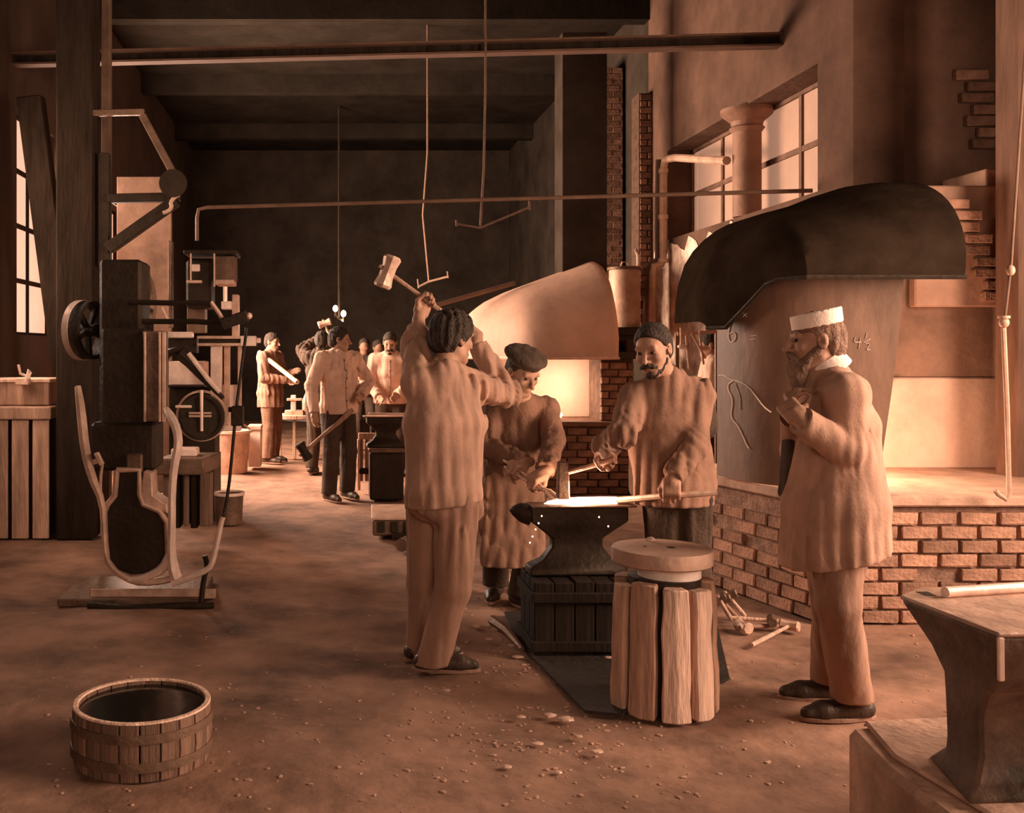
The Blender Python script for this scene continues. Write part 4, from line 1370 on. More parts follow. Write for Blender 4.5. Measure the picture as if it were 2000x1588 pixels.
def surface_net(g, lo, h):
    ins = g < 0
    c = np.zeros(tuple(np.array(g.shape) - 1), dtype=np.uint8)
    for dx in (0, 1):
        for dy in (0, 1):
            for dz in (0, 1):
                c += ins[dx:g.shape[0] - 1 + dx, dy:g.shape[1] - 1 + dy, dz:g.shape[2] - 1 + dz]
    I = np.stack(np.nonzero((c > 0) & (c < 8)), 1)
    num = np.full(c.shape, -1, dtype=np.int64)
    num[I[:, 0], I[:, 1], I[:, 2]] = np.arange(len(I))
    acc = np.zeros((len(I), 3))
    cnt = np.zeros(len(I))
    cor = [(a, b, d) for a in (0, 1) for b in (0, 1) for d in (0, 1)]
    for a in cor:
        for ax in range(3):
            if a[ax]:
                continue
            b = list(a)
            b[ax] = 1
            va = g[I[:, 0] + a[0], I[:, 1] + a[1], I[:, 2] + a[2]]
            vb = g[I[:, 0] + b[0], I[:, 1] + b[1], I[:, 2] + b[2]]
            x = (va < 0) != (vb < 0)
            t = np.where(x, va / np.where(x, va - vb, 1), 0)
            p = np.tile(np.array(a, float), (len(I), 1))
            p[:, ax] = t
            acc += p * x[:, None]
            cnt += x
    V = lo + h * (I + acc / cnt[:, None])
    F = []
    for ax in range(3):
        s0 = [slice(None)] * 3
        s1 = [slice(None)] * 3
        s0[ax] = slice(0, -1)
        s1[ax] = slice(1, None)
        ch = ins[tuple(s0)] != ins[tuple(s1)]
        E = np.stack(np.nonzero(ch), 1)
        flip = ins[tuple(s0)][E[:, 0], E[:, 1], E[:, 2]]
        u, v = (ax + 1) % 3, (ax + 2) % 3
        q = []
        for du, dv in ((-1, -1), (0, -1), (0, 0), (-1, 0)):
            e = E.copy()
            e[:, u] += du
            e[:, v] += dv
            e = np.clip(e, 0, np.array(c.shape) - 1)
            q.append(num[e[:, 0], e[:, 1], e[:, 2]])
        q = np.stack(q, 1)
        q[~flip] = q[~flip][:, ::-1]
        F.append(q[(q >= 0).all(1)])
    return V, np.concatenate(F)


def sdf_obj(s, h, name, m, parent):
    V, F = s.mesh(h)
    me = bpy.data.meshes.new(name)
    me.vertices.add(len(V))
    me.vertices.foreach_set('co', V.astype(np.float32).ravel())
    me.loops.add(F.size)
    me.loops.foreach_set('vertex_index', F.astype(np.int32).ravel())
    me.polygons.add(len(F))
    me.polygons.foreach_set('loop_start', (np.arange(len(F)) * 4).astype(np.int32))
    me.update(calc_edges=True)
    me.validate()
    return finish(me, name, m, parent, True, 0)


def folds(seed, amp, vert=True, fine=1.0):
    r = np.random.RandomState(seed)
    ws = []
    for i in range(5):
        th = r.uniform(0, 6.28)
        hz = np.array([math.cos(th), math.sin(th), 0])
        z = r.uniform(-.13, .13) if vert else r.uniform(.6, 1.6)
        fr = r.uniform(24, 62) * fine
        ws.append((np.array([hz[0], hz[1], z]) * fr, r.uniform(0, 6.28), r.uniform(.5, 1)))
    wp = [(r.uniform(-5, 5, 3), r.uniform(0, 6.28)) for _ in range(3)]

    def fn(X, Y, Z):
        w_ = sum(np.sin(a[0] * X + a[1] * Y + a[2] * Z + p) for a, p in wp)
        msk = .62 + .38 * np.sin(5 * X + 4 * Y + 4.5 * Z + seed)
        o = 0
        for a, p, q in ws:
            t = np.sin(a[0] * X + a[1] * Y + a[2] * Z + p + .75 * w_)
            o = o + q * (1 - 2 * np.abs(t) ** .8)
        return (amp * .36 * o * msk).astype(np.float32)
    return fn


def hand(S, w, f, n, s, curl=(.9, 1.1, .7), sc=1.0, k=.006):
    w, f, n = A(w), nv(f), A(n)
    n = nv(n - f * (n @ f))
    s0 = np.cross(f, n)
    s = s0 if s0 @ A(s) > 0 else -s0
    S.cone(w - f * .03 * sc, w + f * .03 * sc, .027 * sc, .031 * sc, k=.015)
    S.box(w + f * .052 * sc, (.030 * sc, .006 * sc, .036 * sc), (s, n, f), .012 * sc, k=.012)
    for i, (o, L, r) in enumerate(((.033, .95, .0093), (.011, 1.06, .0095), (-.011, 1.0, .0092), (-.032, .80, .0082))):
        b = w + f * (.088 - .004 * abs(i - 1)) * sc + s * o * sc
        ang = 0
        for q, (ln, c) in enumerate(zip((.044, .028, .023), curl)):
            ang += c * (1 + .06 * (i - 1))
            e = b + (f * math.cos(ang) + n * math.sin(ang)) * ln * L * sc
            S.cone(b, e, r * sc * (1 - .06 * q), r * sc * (.94 - .07 * q), k=k)
            b = e
    b = w + f * .020 * sc + s * .028 * sc + n * .006 * sc
    p1 = b + nv(s * .55 + f * .65 + n * .45) * .045 * sc
    cc = min(1.0, curl[0])
    p2 = p1 + nv(f * .75 + n * (.25 + .5 * cc) + s * (.15 - .35 * cc)) * .032 * sc
    p3 = p2 + nv(f * .6 + n * (.2 + .6 * cc) - s * .5 * cc) * .024 * sc
    S.cone(b, p1, .0150 * sc, .0125 * sc, k=.012)
    S.cone(p1, p2, .0120 * sc, .0108 * sc, k=k)
    S.cone(p2, p3, .0108 * sc, .0090 * sc, k=k)


def grip(el, gc, axis, nh):
    """hand frame closing round a bar through gc along axis; returns wrist, f, n, s"""
    el, gc = A(el), A(gc)
    s = nv(axis)
    f = gc - el
    f = nv(f - s * (f @ s))
    f0 = nv(gc - el)
    n = np.cross(f, s)
    if n @ A(nh) < 0:
        n = -n
    return gc - f * .082 - n * .024, f, n, s


def frame(fd, tilt_up=(0, 0, 1)):
    f = nv(A(fd))
    u = A(tilt_up)
    u = nv(u - f * (u @ f))
    return np.array([np.cross(f, u), f, u])


def head_parts(S, hc, fr, sc=1.0, fine=True):
    hc = A(hc)

    def q(x, y, z):
        return hc + sc * (fr[0] * x + fr[1] * y + fr[2] * z)

    def r3(*a):
        return [t * sc for t in a]
    S.ell(q(0, -.012, .038), r3(.076, .096, .084), fr, k=.02)
    S.ell(q(0, .028, -.028), r3(.062, .066, .092), fr, k=.03)
    S.ell(q(0, .060, -.092), r3(.030, .030, .026), fr, k=.03)
    for sx in (-1, 1):
        S.cone(q(sx * .052, 0, -.06), q(sx * .022, .066, -.098), .020 * sc, .018 * sc, k=.025)
        S.ell(q(sx * .042, .066, -.018), r3(.022, .022, .02), fr, k=.02)
        S.ell(q(sx * .079, -.008, .0), r3(.010, .022, .034), fr, k=.006)
    if fine:
        S.cone(q(-.042, .078, .032), q(.042, .078, .032), .013 * sc, k=.012)
        for sx in (-1, 1):
            S.ell(q(sx * .033, .102, .010), r3(.019, .018, .013), fr, k=.012, op='s')
            S.ell(q(sx * .084, .0, .004), r3(.008, .009, .016), fr, k=.004, op='s')
            S.cone(q(sx * .010, .100, -.030), q(sx * .012, .098, -.032), .009 * sc, k=.006)
        S.cone(q(0, .090, .022), q(0, .120, -.026), .008 * sc, .0125 * sc, k=.008)
        S.ell(q(0, .092, -.056), r3(.025, .012, .006), fr, k=.004)
        S.ell(q(0, .089, -.067), r3(.021, .012, .007), fr, k=.004)
        S.ell(q(0, .108, -.0615), r3(.026, .010, .0018), fr, k=.003, op='s')
    return q


def person(label, J, o, group=None):
    """J: joints in metres, o: clothing and build"""
    res = o.get('res', .0075)
    far = o.get('far', False)
    k = o.get('k', 1.0)                     # build scale
    base = Vector((float(A(J['pelvis'])[0]), float(A(J['pelvis'])[1]), 0))
    root = empty('person', base, label, 'person', group)
    shA, shB = A(J['shA']), A(J['shB'])
    hc = A(J['head'])
    hf = frame(J['face'], J.get('hup', (0, 0, 1)))
    neck, pel = A(J['neck']), A(J['pelvis'])
    mid = (shA + shB) / 2
    chest = A(J['chest']) if 'chest' in J else mid * .7 + pel * .3
    ra = nv(shB - shA)
    up = nv(mid - pel)
    ra = nv(ra - up * (ra @ up))
    fa = np.cross(up, ra)
    ffwd = A(J['fwd'])
    if fa @ ffwd < 0:
        fa = -fa
    HS = J.get('hs', 1.0)
    # ---- body
    S = SDF(.03)
    q = head_parts(S, hc, hf, HS, not far)
    S.cone(q(0, -.022, -.05), neck, .052 * k, .06 * k, k=.03)
    S.seg(mid - up * .04, chest, (.15 * k, .085 * k), (.15 * k, .10 * k), ra, fa)
    S.seg(chest, pel, (.14 * k, .095 * k), (.15 * k, .10 * k), ra, fa)
    S.cone(neck - up * .01, mid - up * .03, .06 * k, .09 * k, k=.05)
    for t in 'AB':
        sh, el, wr = A(J['sh' + t]), A(J['el' + t]), A(J['wr' + t])
        S.cone(mid - up * .02, sh, .06 * k, .055 * k, k=.03)
        S.cone(sh, el, .052 * k, .040 * k)
        S.cone(el, el * .6 + wr * .4, .040 * k, .040 * k)
        S.cone(el * .6 + wr * .4, wr, .040 * k, .026 * k)
        if 'hand' + t in J:
            hand(S, *J['hand' + t], sc=o.get('hsc', 1.0))
        else:
            d = nv(wr - el)
            sd = nv(np.cross(d, fa))
            hand(S, wr, d, np.cross(sd, d), sd, (.35, .4, .3))
        if 'hip' + t in J:
            hp, kn, an = A(J['hip' + t]), A(J['kn' + t]), A(J['an' + t])
            S.cone(hp, kn, .085 * k, .055 * k)
            S.cone(kn, an, .055 * k, .040 * k)
            td_ = nv(A(J.get('toe' + t, J['fwd'])) * np.array([1, 1, 0]))
            S.cone(an - np.array([0, 0, .045]), an + td_ * .12 - np.array([0, 0, .058]), .028, .020)
    sdf_obj(S, res, 'body', o.get('skin', SKIN), root)
    # ---- eyes
    if not far:
        for sx in (-1, 1):
            e = q(sx * .033, .0815, .010)
            MB().ell(e, (.011 * HS, .011 * HS, .008 * HS), 10, 8).build('eye', EYE, root)
    # ---- hair
    if o.get('hair') is not None:
        S = SDF(.012)
        c0 = nv(hf[1] * .80 - hf[2] * .60)
        off = o.get('hairline', .012)
        cut = [(hc + c0 * off * HS, c0)]
        vol = o.get('hairvol', 1.0)
        S.ell(q(0, -.014, .042), (.083 * HS * vol, .103 * HS * vol, .091 * HS * vol), hf, cut=cut)
        S.ell(q(0, -.055, -.01), (.070 * HS * vol, .060 * HS * vol, .075 * HS), hf, k=.02, cut=cut)
        S.fold = folds(o.get('seed', 1) + 50, .011, True, 2.4)
        sdf_obj(S, min(res, .008) if not far else res, 'hair', o['hair'], root)
    if o.get('beard') is not None:
        S = SDF(.014)
        bl = o.get('beardlen', .04)
        bs = o.get('bs', 1.0)
        S.ell(q(0, .072, -.10), (.044 * (.3 + .7 * bs), .036 * (.3 + .7 * bs), .034 * (.3 + .7 * bs)), hf)
        for sx in (-1, 1):
            S.cone(q(sx * .060, .012, -.035 - .03 * (1 - bs)), q(sx * .036, .062, -.092), .018 * bs, .024 * bs)
            S.cone(q(sx * .004, .106, -.046), q(sx * .036, .086, -.062), .010, .008, k=.006)
        if bl > .05:
            S.ell(q(0, .078, -.10 - bl * .5), (.046, .034, bl), hf, k=.03)
        S.fold = folds(o.get('seed', 1) + 60, .006, True, 2.4)
        sdf_obj(S, .0065, 'beard', o['beard'], root)
    # ---- trousers
    if 'hipA' in J and o.get('trousers') is not None:
        S = SDF(.03)
        tw = o.get('tw', 1.0)
        S.seg(pel + up * .06, pel - up * .05, (.165 * k, .115 * k), (.17 * k, .12 * k), ra, fa)
        for t in 'AB':
            hp, kn, an = A(J['hip' + t]), A(J['kn' + t]), A(J['an' + t])
            S.cone(hp, kn, .105 * k * tw, .082 * k * tw, k=.03)
            d = nv(an - kn)
            S.cone(kn, an + d * .06, .080 * k * tw, .076 * k * tw, k=.02, cut=[(an - np.array([0, 0, .05]), (0, 0, -1))])
            S.post.append((an - np.array([0, 0, .02]), (0, 0, -1), .16))
        S.fold = folds(o.get('seed', 1) + 10, o.get('tfold', .016))
        sdf_obj(S, max(res, .009), 'trousers', o['trousers'], root)
    # ---- shoes
    if 'hipA' in J and o.get('shoes') is not None:
        for t in 'AB':
            if t not in o.get('shoeside', 'AB'):
                continue
            an = A(J['an' + t])
            td_ = nv(A(J.get('toe' + t, J['fwd'])) * np.array([1, 1, 0]))
            sd = np.array([-td_[1], td_[0], 0])
            z0 = J.get('ground', 0.0)
            gnd = np.array([an[0], an[1], z0])
            S = SDF(.02)
            S.cone(gnd - td_ * .055 + [0, 0, .045], gnd + td_ * .02 + [0, 0, .05], .040, .043)
            S.cone(gnd + td_ * .02 + [0, 0, .05], gnd + td_ * .125 + [0, 0, .036], .043, .042)
            S.cone(gnd + td_ * .125 + [0, 0, .036], gnd + td_ * .185 + [0, 0, .030], .042, .030)
            S.cone(gnd - td_ * .02 + [0, 0, .05], an + [0, 0, .02], .044, .046)
            S.cuts = [(gnd + [0, 0, .016], (0, 0, -1))]
            so = sdf_obj(S, max(res, .008), 'shoe', o['shoes'], root)
            pts = []
            for kk in range(18):
                a_ = 2 * math.pi * kk / 18
                lx = .06 + .165 * math.cos(a_)
                ly = (.046 if math.cos(a_) > -.2 else .038) * math.sin(a_)
                pts.append(Vector(gnd + td_ * lx + sd * ly + [0, 0, .001]))
            MB().prism(pts, (0, 0, .018)).build('sole', SOLE, so, .003)
    # ---- shirt / coat
    if o.get('coat') is not None:
        S = SDF(.035)
        cw = o.get('cw', 1.0)
        hem = A(J['hem']) if 'hem' in J else pel - up * .08
        hw = o.get('hemw', (.205, .15))
        cd = o.get('cd', .13 * k * cw)
        S.seg(mid - up * .015, chest, (.165 * k * cw, cd * .75), (.185 * k * cw, cd), ra, fa)
        S.seg(chest, pel, (.185 * k * cw, cd), (hw[0] * .93, hw[1] * .93), ra, fa)
        cutn = A(J.get('hemn', (0, 0, -1)))
        S.seg(pel, hem + nv(hem - pel) * .10, (hw[0] * .93, hw[1] * .93), hw, ra, fa, cut=[(hem + nv(cutn) * .05, cutn)])
        S.post.append((hem, cutn, max(hw) + .07))
        S.cone(neck - up * .015, mid - up * .05, .072 * k, .11 * k, k=.05)
        slv = o.get('sleeve', 1.0)
        for t in 'AB':
            S.cone(neck - up * .03, A(J['sh' + t]) - up * .01, .066 * k, .058 * k, k=.06)
        for t in 'AB':
            sh, el, wr = A(J['sh' + t]), A(J['el' + t]), A(J['wr' + t])
            S.cone(mid - up * .03, sh - up * .01, .085 * k, .074 * k * slv, k=.04)
            S.cone(sh, el, .074 * k * slv, .064 * k * slv, k=.012)
            cut = o.get('cuff' + t, o.get('cuff', .96))
            e = el + (wr - el) * cut
            S.cone(el, e + nv(wr - el) * .03, .064 * k * slv, .045 * k * slv, k=.010, cut=[(e, wr - el)])
        S.fold = folds(o.get('seed', 1), o.get('fold', .018))
        elb = [(A(J['el' + t]), nv(A(J['wr' + t]) - A(J['sh' + t]))) for t in 'AB']
        f0 = S.fold

        def fold2(X, Y, Z):
            g_ = f0(X, Y, Z)
            for c_, d_ in elb:                     # crease rings bunched round each elbow
                x, y, z = X - c_[0], Y - c_[1], Z - c_[2]
                r2_ = x * x + y * y + z * z
                t = x * d_[0] + y * d_[1] + z * d_[2]
                wv = np.sin(t * 95 + 26 * np.sin(9 * (x * d_[1] - y * d_[0])) * .35 + 3 * np.sin(17 * z + 11 * x))
                g_ = g_ + .005 * np.exp(-r2_ / .010) * (1 - 2 * np.abs(wv))
            return g_.astype(np.float32)
        S.fold = fold2
        co = sdf_obj(S, max(res, .009), o.get('coatname', 'shirt'), o['coat'], root)
        if o.get('placket'):
            va = np.empty(len(co.data.vertices) * 3, dtype=np.float32)
            co.data.vertices.foreach_get('co', va)
            va = va.reshape(-1, 3) + A(wloc(co))
            lat, frt, alt = (va - mid) @ ra, (va - mid) @ fa, (va - pel) @ up
            top_ = float((neck - pel) @ up) - .03
            line = []
            for a_ in np.linspace(top_, float((hem - pel) @ up) + .05, 22):
                ok = (np.abs(lat) < .014) & (np.abs(alt - a_) < .014) & (frt < hw[1] + .05)
                if ok.any():
                    i_ = np.nonzero(ok)[0][np.argmax(frt[ok])]
                    line.append(Vector(va[i_] - ra * lat[i_] * .8))
            if len(line) > 4:
                MB().tube(line, .0075, 6).build('placket', o['placket'], co)
                for b_ in line[1:-1:4]:
                    MB().ell(b_ + Vector(fa * .009), (.007, .007, .007), 8, 6).build('button', CL_DARK, co)
        for t in 'AB':
            el, wr = A(J['el' + t]), A(J['wr' + t])
            d = nv(wr - el)
            cut = o.get('cuff' + t, o.get('cuff', .96))
            e = el + (wr - el) * cut
            rr = (.064 - .017 * cut) * k * slv
            MB().lathe([(rr - .008, -.045), (rr + .006, -.045), (rr + .004, .004), (rr - .010, .004)], Vector(e), 20, Vector(d), close=True).build('cuff', o['coat'], root)
        if o.get('collar', o['coat']) is not None:
            MB().lathe([(.064, -.03), (.082, -.035), (.072, .024), (.060, .026)], Vector(neck + up * .012), 26, Vector(nv(hc - neck)), close=True).build('collar', o.get('collar', o['coat']), root)
    return root, q, hf, hc, (ra, fa, up, mid, pel, neck)

# ================= striker swinging the sledge, seen from behind
SH_HEAD, SH_END = P(757, 531, 5.12), P(935, 662, 5.30)
sd = (SH_END - SH_HEAD).normalized()
gA = SH_HEAD + (SH_END - SH_HEAD) * .43
gB = SH_HEAD + (SH_END - SH_HEAD) * .93
elA, elB = P(812, 668, 5.08), P(990, 768, 5.14)
wA, fA, nA, sA = grip(elA, gA, -sd, (1, .2, .3))
wB, fB, nB, sB = grip(elB, gB, -sd, (-.6, .5, .3))
J = dict(head=P(884, 662, 4.97), face=(.80, .55, -.12), hup=(.05, 0, 1), neck=P(868, 728, 4.92), chest=P(866, 830, 4.90), pelvis=P(868, 968, 4.90), fwd=(.6, .8, 0),
         shA=P(815, 742, 4.90), elA=elA, wrA=wA, handA=(wA, fA, nA, sA, (.95, 1.25, .8)),
         shB=P(915, 752, 5.00), elB=elB, wrB=wB, handB=(wB, fB, nB, sB, (.95, 1.25, .8)),
         hipA=P(838, 985, 4.98), knA=P(828, 1140, 5.02), anA=P(824, 1268, 5.02), hipB=P(892, 990, 4.88), knB=P(884, 1150, 4.84), anB=P(846, 1290, 4.84),
         toeA=(1, .35, 0), toeB=(1, -.06, 0), hem=P(868, 984, 4.9), hemn=(.10, 0, -1))
person('striker seen from behind in a loose pale smock, swinging a sledgehammer overhead', J,
       dict(res=.0072, seed=3, skin=SKIN, hair=HAIR, hairline=.018, hairvol=1.12, coat=CL_LIGHT, coatname='smock', cw=1.05, hemw=(.195, .15), fold=.020, trousers=CL_TROU, tw=.98, tfold=.018, shoes=LEATHER,
            sleeve=.92, cuff=.90, cuffA=.45))
hammer('sledgehammer', 'sledgehammer raised overhead in the hands of the striker', SH_HEAD, (.35, 0, .94), SH_END, .165, .075, IRON_LT, WOOD, hr=.014)

# ================= man in the beret bending over the anvil with tongs
TG0, TG1 = P(985, 905, 5.62), P(1092, 976, 5.24)
td_ = (TG1 - TG0).normalized()
gA = TG0 + td_ * .08
gB = TG0 + (TG1 - TG0) * .55
elA, elB = P(948, 872, 5.82), P(1082, 858, 5.72)
wA, fA, nA, sA = grip(elA, gA, td_, (0, 0, -1))
wB, fB, nB, sB = grip(elB, gB, td_, (-1, 0, -.3))
J = dict(head=P(1020, 728, 5.72), face=(.38, -.74, -.50), hup=(.12, -.25, 1), neck=P(1018, 786, 5.86), chest=P(1018, 850, 5.92), pelvis=P(1000, 955, 6.12), fwd=(.35, -.93, 0),
         shA=P(968, 802, 5.93), elA=elA, wrA=wA, handA=(wA, fA, nA, sA, (.9, 1.2, .8)),
         shB=P(1066, 798, 5.90), elB=elB, wrB=wB, handB=(wB, fB, nB, sB, (.9, 1.2, .8)),
         hipA=P(975, 975, 6.15), knA=P(968, 1070, 6.2), anA=P(970, 1158, 6.3), hipB=P(1030, 975, 6.10), knB=P(1035, 1075, 6.0), anB=P(1025, 1178, 6.0),
         toeA=(-.3, -.9, 0), toeB=(.5, -.85, 0), hem=P(1005, 962, 6.1))
J['anA'] = G(968, 1166) + Vector((0, 0, .09))
J['anB'] = G(1018, 1186) + Vector((0, 0, .09))
r2, q, hf, hc, fb2 = person('smith in a dark beret stooping over the anvil with tongs', J,
                            dict(res=.0075, seed=8, skin=SKIN, hair=HAIR, hairline=.0, coat=CL_BROWN, coatname='jacket', hemw=(.185, .14), fold=.018, trousers=CL_DARK, shoes=LEATHER, cuff=.92, sleeve=.95))
bm_ = Matrix(((hf[0][0], hf[1][0], hf[2][0]), (hf[0][1], hf[1][1], hf[2][1]), (hf[0][2], hf[1][2], hf[2][2])))
S = SDF(.02)
S.ell(q(.005, -.012, .100), (.118, .122, .040), hf)
S.ell(q(.0, -.010, .072), (.088, .106, .03), hf)
S.cuts = [(q(0, 0, .052), -hf[2])]
S.fold = folds(4, .006)
sdf_obj(S, .0075, 'beret', CL_DARK, r2)
# leather apron
ra, fa, up, mid, pel, neck = fb2
S = SDF(.03)
S.seg(pel + up * .16 + fa * .115, pel - up * .04 + fa * .14, (.14, .035), (.19, .04), ra, fa)
S.seg(pel - up * .04 + fa * .14, A(P(1008, 1125, 5.90)), (.19, .04), (.185, .045), ra, (fa[0], fa[1], 0))
S.post.append((A(P(1008, 1108, 5.92)), (0, 0, -1), .35))
S.fold = folds(9, .010)
sdf_obj(S, .009, 'leather_apron', CL_MID, r2)
tg = empty('tongs', TG0, 'bright blacksmith tongs gripping the iron on the anvil', 'tongs')
for sgn in (-1, 1):
    off = Vector((0, .012 * sgn, .010 * sgn))
    MB().tube([TG0 + off * 1.6, TG0 + (TG1 - TG0) * .5 + off * 1.4, TG0 + (TG1 - TG0) * .72 + off * .3, TG0 + (TG1 - TG0) * .86 - off * 1.4, TG1 - off], [.008, .009, .012, .011, .009], 7).build('rein', IRON_LT, tg)
MB().cyl(TG0 + (TG1 - TG0) * .74 + Vector((0, -.02, 0)), TG0 + (TG1 - TG0) * .74 + Vector((0, .02, 0)), .012, n=10).build('rivet', IRON_MID, tg)

# ================= bearded man in the smock
gA = SET_B - (SET_B - SET_A).normalized() * .03
gB = P(1312, 968, AY - .33)
dS = (SET_B - SET_A).normalized()
elA, elB = P(1216, 848, 4.95), P(1352, 880, 4.98)
wA, fA, nA, sA = grip(elA, gA, -dS, (0, -.2, -1))
wB, fB, nB, sB = grip(elB, gB, (-1, .35, 0), (0, .8, -.3))
J = dict(head=P(1276, 684, 5.02), face=(-.62, -.72, -.30), hup=(-.10, 0, 1), neck=P(1298, 740, 5.10), chest=P(1300, 820, 5.12), pelvis=P(1318, 950, 5.15), fwd=(-.55, -.83, 0),
         shA=P(1240, 775, 5.12), elA=elA, wrA=wA, handA=(wA, fA, nA, sA, (.9, 1.2, .8)),
         shB=P(1362, 768, 5.10), elB=elB, wrB=wB, handB=(wB, fB, nB, sB, (.95, 1.25, .8)),
         hipA=P(1298, 970, 5.18), knA=P(1300, 1110, 5.15), anA=P(1300, 1245, 5.2), hipB=P(1350, 970, 5.15), knB=P(1352, 1110, 5.12), anB=P(1352, 1250, 5.15),
         toeA=(-.7, -.7, 0), toeB=(-.3, -.9, 0), hem=P(1315, 985, 5.15))
r3_, q, hf, hc, fb3 = person('bearded smith in a long work smock steadying the set hammer and hot bar', J,
                             dict(res=.0072, seed=15, skin=SKIN, hair=HAIR, hairline=.0, beard=HAIR, beardlen=.03, bs=.55, coat=CL_MID, coatname='smock', cw=1.08, hemw=(.205, .155), fold=.022, trousers=CL_DARK, shoes=LEATHER,
                                  cuff=.93, sleeve=1.0, collar=CL_BROWN))
S = SDF(.02)
ra, fa, up, mid, pel, neck = fb3
S.seg(mid + up * .0 - fa * .07, pel - up * .02 - fa * .09, (.15, .085), (.19, .10), ra, fa)
S.cone(A(P(1362, 768, 5.10)) - fa * .04, A(P(1375, 830, 5.16)), .075, .07)
S.fold = folds(19, .014)
sdf_obj(S, .0095, 'dark_waistcoat', CL_DARK, r3_)

# ================= overseer with the white cap
elA_, elB_ = P(1560, 880, 4.40), P(1652, 878, 4.08)
J = dict(head=P(1594, 668, 4.22), face=(-.97, .22, -.05), hup=(.06, 0, 1), neck=P(1612, 725, 4.24), chest=P(1632, 830, 4.24), pelvis=P(1632, 985, 4.24), fwd=(-.95, .30, 0),
         shB=P(1650, 768, 4.10), elB=elB_, wrB=P(1562, 820, 4.03), shA=P(1606, 765, 4.38), elA=elA_, wrA=P(1552, 812, 4.22),
         hipA=P(1620, 1010, 4.32), knA=P(1632, 1190, 4.36), anA=P(1622, 1338, 4.42), hipB=P(1640, 1010, 4.18), knB=P(1636, 1180, 4.14), anB=P(1668, 1372, 4.16),
         toeA=(-1, .1, 0), toeB=(-1, -.05, 0), hem=P(1632, 1088, 4.24), hemn=(.22, 0, -1))
J['anA'] = G(1622, 1368) + Vector((0, 0, .10))
J['anB'] = G(1664, 1406) + Vector((0, 0, .10))
J['handB'] = (A(J['wrB']), nv(A(P(1532, 786, 4.10)) - A(J['wrB'])), (.35, .9, -.1), (-.3, .2, .9), (1.15, 1.55, 1.1))
J['handA'] = (A(J['wrA']), nv((-.35, -.35, .8)), (.8, -.2, .3), (-.6, 0, -.7), (.8, 1.0, .6))
r4, q, hf, hc, fb4 = person('grey-bearded overseer in a long pale coat and white flat cap', J,
                            dict(res=.0072, seed=23, skin=SKIN, hair=HAIR_G, hairline=.0, hairvol=.92, beard=HAIR_G, beardlen=.065, coat=CL_LIGHT, coatname='long_coat', cw=1.06, cd=.150, hemw=(.215, .212), fold=.016, collar=CL_BROWN,
                                 trousers=CL_TROU, tfold=.020, shoes=LEATHER, cuff=.96, sleeve=1.12))
# coat tails, collar and cap
ra, fa, up, mid, pel, neck = fb4
S = SDF(.02)
S.seg(A(P(1545, 850, 4.30)), A(P(1540, 965, 4.32)), (.030, .05), (.032, .06), (1, 0, 0), (0, 1, 0))
S.fold = folds(35, .008)
sdf_obj(S, .008, 'dark_waistcoat', CL_DARK, r4)
nd = nv(A(P(1600, 690, 4.2)) - A(P(1612, 722, 4.24)))
MB().lathe([(.076, -.034), (.094, -.040), (.082, .024), (.072, .026)], P(1610, 708, 4.235), 30, Vector((-.52, 0, .85)), close=True).build('white_collar', WHITE, r4)
S = SDF(.01)
ct = nv(hf[2] * .985 + hf[1] * .17)
cfr = np.array([hf[0], np.cross(ct, hf[0]), ct])
S.seg(q(0, -.008, .074), q(0, -.002, .150), (.084, .100), (.086, .102), cfr[0], cfr[1], cut=[(q(0, -.008, .126), ct), (q(0, -.008, .062), -ct)])
sdf_obj(S, .0065, 'white_cap', WHITE, r4)
S = SDF(.01)
S.seg(q(0, -.004, .050), q(0, -.006, .072), (.080, .098), (.083, .099), cfr[0], cfr[1], cut=[(q(0, -.004, .068), ct), (q(0, 0, .046), -ct)])
sdf_obj(S, .0065, 'cap_band', CL_BROWN, r4)

# ================= men in the background
def bg(label, px, foot, face_yaw, opt, arms, lean=0.0, head_yaw=None, hgt_=1.72, group=None, nod=-.1, skinm=SKIN):
    """standing figure at a ground pixel; arms: local (x right, y forward, z) for elbow and wrist, A = own left"""
    b = G(px, foot)
    s = hgt_ / 1.72
    cy, sy = math.cos(face_yaw), math.sin(face_yaw)

    def L(x, y, z):
        z *= s
        y2 = y + lean * max(0, z - .9)
        return np.array([b.x + (x * cy - y2 * sy) * s, b.y + (x * sy + y2 * cy) * s, z])
    hy = face_yaw if head_yaw is None else head_yaw
    J = dict(head=L(0, .03, 1.60), face=(-math.sin(hy), math.cos(hy), nod), neck=L(0, 0, 1.465), chest=L(0, .01, 1.25), pelvis=L(0, 0, .93), fwd=(-sy, cy, 0),
             shA=L(-.19, 0, 1.41), shB=L(.19, 0, 1.41), hipA=L(-.09, 0, .90), knA=L(-.11, .03, .48), anA=L(-.12, -.02, .09), hipB=L(.09, 0, .90), knB=L(.11, .05, .48), anB=L(.13, .04, .09),
             hem=L(0, 0, opt.get('hemz', .84)))
    for t in 'AB':
        J['el' + t], J['wr' + t] = L(*arms[t][0]), L(*arms[t][1])
    oo = dict(tfold=.010, hemw=(.205, .165), res=.012, far=True, hair=HAIR, coat=CL_PALE, trousers=CL_BROWN, shoes=LEATHER, fold=.022, skin=skinm, coatname='shirt')
    oo.update(opt)
    r = person(label, J, oo, group)
    return r[0], L


